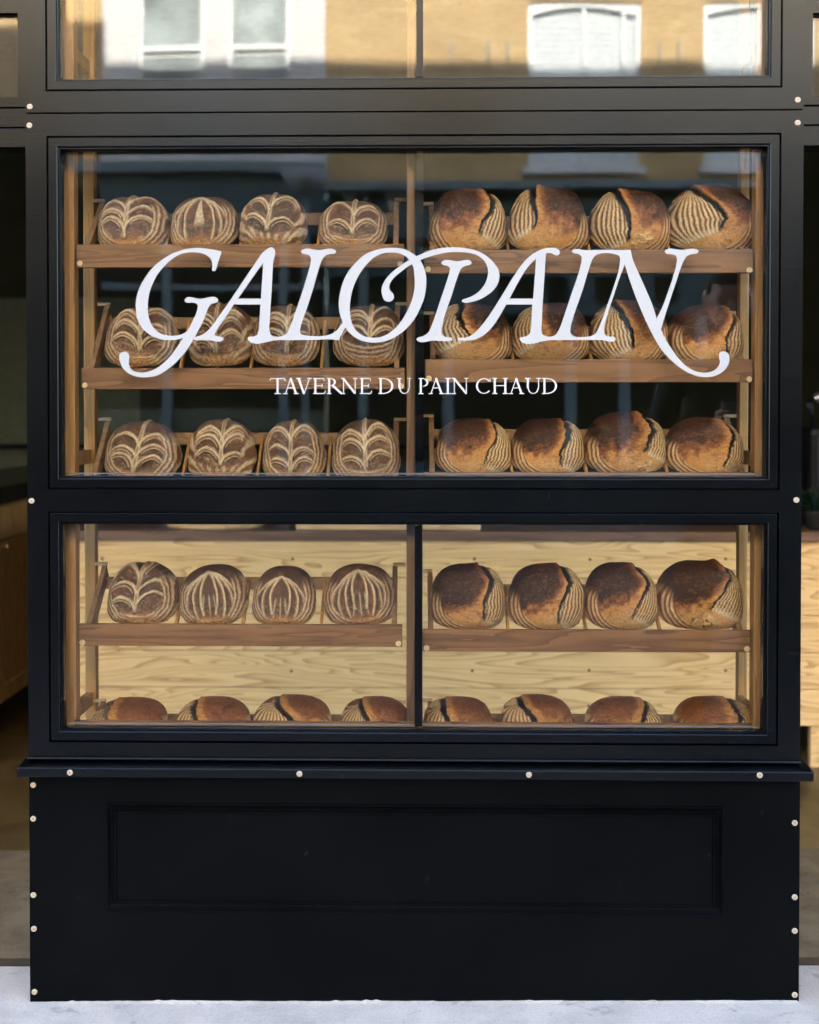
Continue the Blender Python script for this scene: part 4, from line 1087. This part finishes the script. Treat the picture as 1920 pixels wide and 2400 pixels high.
# cabinet on the left
XC = -1.77
cb = empty('wooden_cabinet', (XC, 3.0, -.03), 'old brown wooden cabinet with brass knobs seen through the left opening', 'cabinet')
zb_ = .12; ztp = .985
mb = MB(); mb.box(XC - .5, XC - .0225, 1.9, 5.2, zb_, ztp); mb.build('body', M_cab, cb, .002)
mb = MB(); mb.box(XC - .52, XC + .02, 1.88, 5.22, ztp + .0005, ztp + .075); mb.build('worktop', plain('black_stone', (.012, .012, .012), .25), cb, .003)
for i in range(6):
    ya = 1.93 + i * .54; yb = ya + .52
    mb = MB(); mb.box(XC - .022, XC, ya, yb, ztp - .155, ztp - .012); dr = mb.build('drawer', M_cab, cb, .003)
    mb = MB(); mb.box(XC - .022, XC - .004, ya, yb, zb_ + .01, ztp - .165)
    mb.box(XC - .0038, XC + .004, ya, ya + .06, zb_ + .01, ztp - .165); mb.box(XC - .0038, XC + .004, yb - .06, yb, zb_ + .01, ztp - .165)
    mb.box(XC - .0038, XC + .004, ya + .0602, yb - .0602, zb_ + .01, zb_ + .08); mb.box(XC - .0038, XC + .004, ya + .0602, yb - .0602, ztp - .235, ztp - .165)
    mb.build('door', M_cab, cb, .002)
for i in range(6):
    for dy in (.46, .58):
        yk = 1.93 + i * .54 + dy
        mb = MB(); mb.lathe([(.006, .0), (.005, .012), (.013, .02), (.013, .026), (.005, .031)], (XC + .004, yk, ztp - .185), 'x', 16)
        mb.build('knob', M_brass, cb, 0, True)
for yy in (1.95, 3.5, 5.1):
    mb = MB(); mb.box(XC - .12, XC - .06, yy, yy + .06, GZ(XC - .09) + .0005, zb_ - .0005); mb.build('foot', M_cab, cb)

# ------------------------------------------------------------------ ACROSS THE STREET (seen in the glass)
YO = -12.0
def brick_mat():
    m, n, l, b = mat('yellow_stock_brick')
    tc = n.new('ShaderNodeTexCoord'); mp = n.new('ShaderNodeMapping'); mp.inputs['Rotation'].default_value = (radians(90), 0, 0)
    l.new(tc.outputs['Object'], mp.inputs['Vector'])
    br = n.new('ShaderNodeTexBrick'); br.inputs['Scale'].default_value = 1
    br.inputs['Brick Width'].default_value = .225; br.inputs['Row Height'].default_value = .075; br.inputs['Mortar Size'].default_value = .007
    br.inputs['Color1'].default_value = (.52, .34, .145, 1); br.inputs['Color2'].default_value = (.60, .42, .20, 1); br.inputs['Mortar'].default_value = (.40, .30, .17, 1)
    l.new(mp.outputs[0], br.inputs['Vector'])
    nz = noise(n, l, mp, 1.2, 4)
    mm = n.new('ShaderNodeMixRGB'); mm.blend_type = 'MULTIPLY'; mm.inputs[0].default_value = .5
    r = ramp(n, [(.3, (.7, .68, .65)), (.7, (1, 1, 1))]); l.new(nz.outputs['Fac'], r.inputs[0])
    l.new(br.outputs[0], mm.inputs[1]); l.new(r.outputs[0], mm.inputs[2]); l.new(mm.outputs[0], b.inputs['Base Color'])
    b.inputs['Roughness'].default_value = .85
    return m
M_brick = brick_mat()
M_white = plain('white_render', (.64, .62, .60), .7, 0, .3, 0, .04, 3)
M_wframe = plain('white_window_paint', (.70, .71, .69), .45)
M_blind = plain('pale_blind', (.58, .61, .60), .6, 0, .3, 0, .03, 8)
M_pane_far = plain('far_window_glass', (.16, .19, .19), .15, 0, .6, 0, .3, 2)
M_teal = plain('teal_shopfront', (.045, .085, .10), .5)
M_teal2 = plain('pale_teal_trim', (.16, .22, .24), .5)
M_sdark = plain('dark_shop_glass', (.012, .014, .012), .12)
M_slate = plain('slate', (.08, .085, .09), .7)
ROOF = 9.6
def R(px, py, y=YO): return PR(px, py, y)
bb = empty('brick_building', (3, YO, 0), 'yellow brick building with white sash windows across the street, reflected in the glass', 'building')
xj = R(765, 100).x
# wall with window recesses
zshop = R(1200, 430).z
wins = [(R(1240, 100).x, R(1500, 100).x), (R(1652, 100).x, R(1920, 100).x), (R(2080, 100).x, R(2340, 100).x), (R(2520, 100).x, R(2780, 100).x)]
z_wb = R(1300, 394).z; z_wt = R(1300, 4).z
mb = MB()
def wallgrid(mb, x0, x1, z0, z1, holes, y0, y1):
    """one wall face split around holes (list of x0,x1,z0,z1), holes ascending in x in one row, thickness y0..y1"""
    xs = x0
    for h in holes:
        mb.box(xs, h[0], y1, y0, z0, z1)
        mb.box(h[0], h[1], y1, y0, z0, h[2]); mb.box(h[0], h[1], y1, y0, h[3], z1)
        xs = h[1]
    mb.box(xs, x1, y1, y0, z0, z1)
z_mid = z_wt + .9
wallgrid(mb, xj, 11.5, zshop, z_mid, [(a, b2, z_wb, z_wt) for a, b2 in wins], YO, YO - .3)
wallgrid(mb, xj, 11.5, z_mid, ROOF, [(a, b2, z_mid + .3, z_mid + 1.9) for a, b2 in wins], YO, YO - .3)
mb.build('wall', M_brick, bb)
def sashwin(par, a, b2, z0, z1, arch=True, blind=True):
    y = YO - .09
    mb = MB(); t = .055
    mb.box(a, a + t, y, y + .05, z0, z1); mb.box(b2 - t, b2, y, y + .05, z0, z1)
    mb.box(a + t, b2 - t, y, y + .05, z0, z0 + .07); mb.box(a + t, b2 - t, y, y + .05, z1 - t, z1)
    mb.box((a + b2) / 2 - .02, (a + b2) / 2 + .02, y - .01, y + .04, z0 + .07, z1 - t)
    mb.box(b2 - t - .16, b2 - t - .12, y - .01, y + .04, z0 + .07, z1 - t)
    if arch:
        for k in range(8):                             # segmental head
            xa = a + t + (b2 - a - 2 * t) * k / 8; xb = a + t + (b2 - a - 2 * t) * (k + 1) / 8
            f = lambda x: .10 * ((2 * (x - a) / (b2 - a) - 1) ** 2)
            mb.hexa([(xa, y - .002, z1 - t - f(xa)), (xb, y - .002, z1 - t - f(xb)), (xb, y + .048, z1 - t - f(xb)), (xa, y + .048, z1 - t - f(xa)),
                     (xa, y - .002, z1 - t + .001), (xb, y - .002, z1 - t + .001), (xb, y + .048, z1 - t + .001), (xa, y + .048, z1 - t + .001)])
    w_ = mb.build('window', M_wframe, par)
    mb = MB()
    if blind:
        nsl = 26
        for k in range(nsl):
            za = z0 + .07 + (z1 - z0 - .13) * k / nsl; zb2 = z0 + .07 + (z1 - z0 - .13) * (k + 1) / nsl
            mb.poly([(a + t, y - .012, za), (b2 - t, y - .012, za), (b2 - t, y - .028, zb2), (a + t, y - .028, zb2)])
        mb.build('blind', M_blind, w_)
    else:
        mb.box(a + t, b2 - t, y - .03, y - .02, z0 + .07, z1 - t); mb.build('pane', M_pane_far, w_)
    mb = MB(); mb.box(a - .06, b2 + .06, YO + .001, YO + .09, z0 - .07, z0 - .001); mb.build('window_sill', M_wframe, w_)
for a, b2 in wins:
    sashwin(bb, a, b2, z_wb, z_wt); sashwin(bb, a, b2, z_mid + .3, z_mid + 1.9)
# iron wall ties
for px in (1058, 1148, 1193, 1543, 1590):
    mb = MB(); c = R(px, 128); mb.box(c.x - .018, c.x + .018, YO + .001, YO + .02, c.z - .18, c.z + .15); mb.build('wall_tie', plain('rust_grey', (.28, .26, .2), .7), bb)
mb = MB(); mb.box(xj, 11.6, YO - 3, YO + .12, ROOF, ROOF + .2); mb.build('roof', M_slate, bb)
# ground floor shop of the brick building
def gf(par, x0, x1, ztop):
    mb = MB(); mb.box(x0, x1, YO - .25, YO + .02, .01, ztop - .001); mb.build('shop_back', M_sdark, par)
    return
gf(bb, xj, 11.5, zshop)
mb = MB(); mb.box(xj, 11.5, YO + .021, YO + .18, R(1200, 560).z, R(1200, 470).z)
mb.build('fascia', M_teal, bb)
mb = MB(); mb.box(xj, 11.5, YO + .021, YO + .34, R(1200, 452).z, R(1200, 434).z); mb.build('cornice', M_teal2, bb)
mb = MB(); mb.box(xj, 11.5, YO + .021, YO + .12, R(1200, 628).z, R(1200, 600).z + .1); mb.build('fascia', M_teal, bb)
# clerestory frame
mb = MB()
za, zb2 = R(1200, 715).z, R(1200, 650).z
mb.box(xj, 11.5, YO + .021, YO + .10, R(1200, 740).z, za); mb.box(xj, 11.5, YO + .021, YO + .10, zb2, R(1200, 628).z - .001)
xs = [R(p_, 680).x for p_ in (1000, 1168, 1260, 1330, 1395, 1440, 1535, 1585, 1640, 1760, 1900)]
solid = [(R(1000, 0).x, R(1168, 0).x), (R(1258, 0).x, R(1285, 0).x), (R(1332, 0).x, R(1392, 0).x), (R(1436, 0).x, R(1532, 0).x), (R(1590, 0).x, R(1760, 0).x)]
for a, b2 in solid: mb.box(a, b2, YO + .021, YO + .10, za + .001, zb2 - .001)
mb.build('clerestory', M_teal, bb)
for px in (1050, 1335, 1460, 1640, 1860):
    mb = MB(); c = R(px, 900); mb.box(c.x - .06, c.x + .06, YO + .021, YO + .14, 0.01, R(px, 741).z - .001); mb.build('column', M_teal2, bb)
mb = MB(); mb.box(xj, 11.5, YO + .021, YO + .10, .01, R(1200, 1080).z); mb.build('shop_plinth', M_teal, bb)

wb = empty('white_building', (-5, YO, 0), 'white rendered building with tall windows across the street, reflected at the left', 'building')
x_l = R(240, 100).x
YW = YO
mb = MB()
hol = [(R(325, 100).x, R(480, 100).x), (R(536, 100).x, R(682, 100).x)]
zs2 = R(500, 440).z
wallgrid(mb, x_l, xj - .002, zs2, ROOF + .5, [(a, b2, R(400, 350).z, R(400, -160).z) for a, b2 in hol], YO + .02, YO - .28)
mb.build('wall', M_white, wb)
for a, b2 in hol:
    z0, z1 = R(400, 350).z, R(400, -160).z
    y = YO - .07
    mb = MB(); t = .05
    mb.box(a, a + t, y, y + .05, z0, z1); mb.box(b2 - t, b2, y, y + .05, z0, z1); mb.box(a + t, b2 - t, y, y + .05, z0, z0 + t); mb.box(a + t, b2 - t, y, y + .05, z1 - t, z1)
    zm = R(400, 112).z
    mb.box(a + t, b2 - t, y, y + .05, zm - .03, zm + .03)
    w_ = mb.build('window', M_wframe, wb)
    mb = MB(); mb.box(a + t, b2 - t, y - .01, y, z0 + t, z1 - t); mb.build('pane', plain('grey_window_glass', (.32, .36, .35), .1, 0, .6, 0, .5, 1.6), w_)
    for k, zz_ in enumerate((R(400, 130).z, R(400, 160).z)):
        mb = MB(); mb.box(a + t + .001, b2 - t - .001, y + .0005, y + .02, zz_ - .012, zz_ + .012); mb.build('glazing_bar', M_wframe, w_)
mb = MB(); mb.box(x_l, xj - .002, YO - 3, YO + .1, ROOF + .5, ROOF + .7); mb.build('roof', M_slate, wb)
gf(wb, x_l, xj - .01, zs2)
mb = MB(); mb.box(x_l - 1.2, xj - .01, YO + .041, YO + .26, R(500, 412).z, R(500, 388).z); mb.build('cornice', M_teal2, wb)
mb = MB(); mb.box(x_l, xj - .01, YO + .041, YO + .16, R(500, 560).z, R(500, 414).z); fa = mb.build('fascia', M_teal, wb)
mb = MB(); mb.box(x_l, xj - .01, YO + .041, YO + .13, R(500, 682).z, R(500, 668).z); mb.build('transom_bar', M_teal2, wb)
mb = MB(); mb.box(x_l, xj - .01, YO + .041, YO + .10, R(500, 1010).z, R(500, 960).z); mb.build('transom_bar', plain('olive_panel', (.10, .11, .08), .6), wb)
for px in (395, 668, 850):
    mb = MB(); c = R(px, 700); mb.box(c.x - .05, c.x + .05, YO + .041, YO + .17, .01, R(500, 561).z); mb.build('column', M_teal2, wb)
M_sg = plain('sign_white', (.55, .56, .56), .6)
mb = MB()
def sgl(pts, wd):
    for (ax, ay), (bx_, by_) in zip(pts, pts[1:]):
        p_, q_ = R(ax, ay, YO + .17), R(bx_, by_, YO + .17); d_ = (q_ - p_).normalized(); n_v = Vector((-d_.z, 0, d_.x)) * wd
        mb.hexa([p_ - n_v, q_ - n_v, q_ + n_v, p_ + n_v] + [v_ + Vector((0, .02, 0)) for v_ in (p_ - n_v, q_ - n_v, q_ + n_v, p_ + n_v)])
sgl([(806, 452), (812, 462), (830, 464)], .025); sgl([(826, 450), (845, 446), (858, 455), (848, 466), (860, 474)], .03)
mb.build('sign_letters', M_sg, fa)
mb = MB(); sgl([(902, 452), (950, 454)], .03); sgl([(905, 454), (925, 490)], .035); sgl([(925, 490), (938, 456)], .02)
mb.build('sign_letters', M_sg, fa)
# round lamp shade over the fascia
lampc = R(716, 402, YO + .7)
ls = empty('street_wall_lamp', (lampc.x, YO + .7, 0), 'grey dome lamp on a post across the street, reflected above the top left tray', 'lamp')
mb = MB(); mb.lathe([(.03, -.26), (.12, -.23), (.22, -.14), (.27, 0), (.26, .01)], lampc, 'z', 24); mb.build('lamp_shade', plain('grey_lamp', (.30, .33, .34), .5), ls, 0, True)
mb = MB(); mb.tube([(lampc.x, YO + .7, .002), (lampc.x, YO + .7, lampc.z - .25)], .035); mb.build('pole', M_teal2, ls)
# brick wing at the far left
lb = empty('brick_terrace', (-9, YO, 0), 'brown brick terrace across the street beyond the white building', 'building')
mb = MB(); mb.box(-13, x_l - .002, YO - .3, YO - .02, zs2, ROOF - 1); mb.build('wall', M_brick, lb)
mb = MB(); mb.box(-13, x_l - .002, YO - .25, YO - .021, .01, zs2 - .001); mb.build('shop_back', M_sdark, lb)
mb = MB(); mb.box(-13, x_l - .002, YO - 3, YO + .08, ROOF - .999, ROOF - .8); mb.build('roof', M_slate, lb)

# ------------------------------------------------------------------ BYSTANDER (only his reflection shows)
def skin(name, m, verts, edges, rad, parent=None, sub=2, root=0):
    me = bpy.data.meshes.new(name); me.from_pydata(verts, edges, []); me.update()
    o = link(name, me, m, parent)
    sk = o.modifiers.new('skin', 'SKIN')
    for i, r in enumerate(rad):
        me.skin_vertices[0].data[i].radius = (r, r) if not isinstance(r, tuple) else r
    me.skin_vertices[0].data[root].use_root = True
    su = o.modifiers.new('sub', 'SUBSURF'); su.levels = su.render_levels = sub
    return o
M_skin = plain('skin', (.80, .46, .32), .5)
M_coat = plain('black_jacket', (.012, .014, .016), .7)
M_hair = plain('short_dark_hair', (.03, .02, .015), .7)
px_, py_ = 1.10, -1.5
S_ = Vector((px_, py_, 0))
man = empty('person', (px_, py_, 0), 'man in a black jacket holding a tablet, reflected at the right of the window', 'person')
def rel(L): return [tuple(Vector(v)) for v in L]
V = [(0, 0, .98), (0, .01, 1.15), (0, .01, 1.33), (0, 0, 1.48), (0, .01, 1.56), (0, .03, 1.62),      # pelvis..neck 0-5
     (-.19, 0, 1.50), (-.25, .04, 1.24), (-.13, .30, 1.30),                                             # left arm 6,7,8(wrist)
     (.19, 0, 1.50), (.25, .04, 1.24), (.08, .30, 1.30),                                                # right arm 9,10,11
     (-.10, 0, .92), (-.11, .02, .50), (-.12, -.02, .09), (-.12, .15, .04),                             # legs
     (.10, 0, .92), (.11, .02, .50), (.12, -.02, .09), (.12, .15, .04)]
E = [(0, 1), (1, 2), (2, 3), (3, 4), (4, 5), (3, 6), (6, 7), (7, 8), (3, 9), (9, 10), (10, 11), (0, 12), (12, 13), (13, 14), (14, 15), (0, 16), (16, 17), (17, 18), (18, 19)]
rad = [(.16, .11), (.15, .11), (.18, .12), (.15, .10), (.06, .06), (.055, .055), .065, .05, .034, .065, .05, .034, .09, .062, .045, .035, .09, .062, .045, .035]
bod = skin('body', M_coat, V, E, rad, man)
# head with face
hd_c = Vector((0, .06, 1.775))
bm = bmesh.new(); bmesh.ops.create_icosphere(bm, subdivisions=4, radius=1)
for v in bm.verts:
    x, y, z = v.co
    wz = .118; wx = .078 * (1 - .16 * max(0, -z)); wy = .098
    p_ = Vector((x * wx, y * wy, z * wz))
    f = max(0, y)
    p_.y += .020 * math.exp(-((x / .16) ** 2 + ((z + .12) / .22) ** 2)) * f          # nose
    p_.y -= .010 * (math.exp(-(((x - .38) / .2) ** 2 + ((z - .06) / .13) ** 2)) + math.exp(-(((x + .38) / .2) ** 2 + ((z - .06) / .13) ** 2))) * f
    p_.y += .006 * math.exp(-((x / .3) ** 2 + ((z + .45) / .08) ** 2)) * f            # lips
    p_.y += .010 * math.exp(-((x / .3) ** 2 + ((z + .80) / .15) ** 2)) * f            # chin
    for sx in (-1, 1):
        p_.x += sx * .018 * math.exp(-(((x - sx) / .2) ** 2 + ((y + .05) / .22) ** 2 + ((z + .02) / .28) ** 2))
    v.co = Matrix.Rotation(radians(-14), 3, 'X') @ p_ + hd_c
me = bpy.data.meshes.new('head'); bm.to_mesh(me); bm.free()
for p_ in me.polygons: p_.use_smooth = True
hd = link('head', me, M_skin, man)
bm = bmesh.new(); bmesh.ops.create_icosphere(bm, subdivisions=4, radius=1)
dele = []
for v in bm.verts:
    x, y, z = v.co
    if (z < .45 and y > .35) or z < -.25 or (z < .1 and y > -.1): dele.append(v)
    v.co = Matrix.Rotation(radians(-14), 3, 'X') @ Vector((x * .083, y * .103, z * .123)) + hd_c
bmesh.ops.delete(bm, geom=dele, context='VERTS')
me = bpy.data.meshes.new('hair'); bm.to_mesh(me); bm.free()
for p_ in me.polygons: p_.use_smooth = True
hr = link('hair', me, M_hair, man); sm = hr.modifiers.new('thick', 'SOLIDIFY'); sm.thickness = .006
# hands closed on the tablet edges
tabc = Vector((-.02, .36, 1.36))
for sx, wr in ((-1, Vector((-.13, .30, 1.30))), (1, Vector((.08, .30, 1.30)))):
    edge_x = tabc.x + sx * .075
    Vh = [tuple(wr), (edge_x + sx * .012, .335, 1.325), (edge_x + sx * .012, .350, 1.345)]
    Eh = [(0, 1), (1, 2)]; Rh = [(.026, .022), (.034, .016), (.034, .014)]
    hand = skin('hand', M_skin, Vh, Eh, Rh, man, 2)
    for k, (dz, ln) in enumerate(((.030, .9), (.012, 1.0), (-.006, .95), (-.024, .8))):
        b0 = Vector((edge_x + sx * .012, .352, 1.345 + dz * .9))
        V2 = [tuple(b0), tuple(b0 + Vector((sx * .004, .024 * ln, .006))), tuple(b0 + Vector((-sx * .014 * ln, .040 * ln, .008))), tuple(b0 + Vector((-sx * .034 * ln, .042 * ln, .008)))]
        skin('finger', M_skin, V2, [(0, 1), (1, 2), (2, 3)], [.009, .0085, .008, .007], hand, 2)
    b0 = Vector((edge_x + sx * .008, .338, 1.335))
    skin('thumb', M_skin, [tuple(b0), tuple(b0 + Vector((-sx * .016, -.004, .022))), tuple(b0 + Vector((-sx * .034, .000, .034)))], [(0, 1), (1, 2)], [.011, .010, .009], hand, 2)
mb = MB(); tc_ = tabc + S_
mb.box(tc_.x - .075, tc_.x + .075, tc_.y - .004, tc_.y + .004, tc_.z - .055, tc_.z + .055)
tb = tag(mb.build('tablet', plain('silver_case', (.5, .5, .5), .3, .5), None, .003), 'silver edged tablet held up by the man in the black jacket', 'tablet')
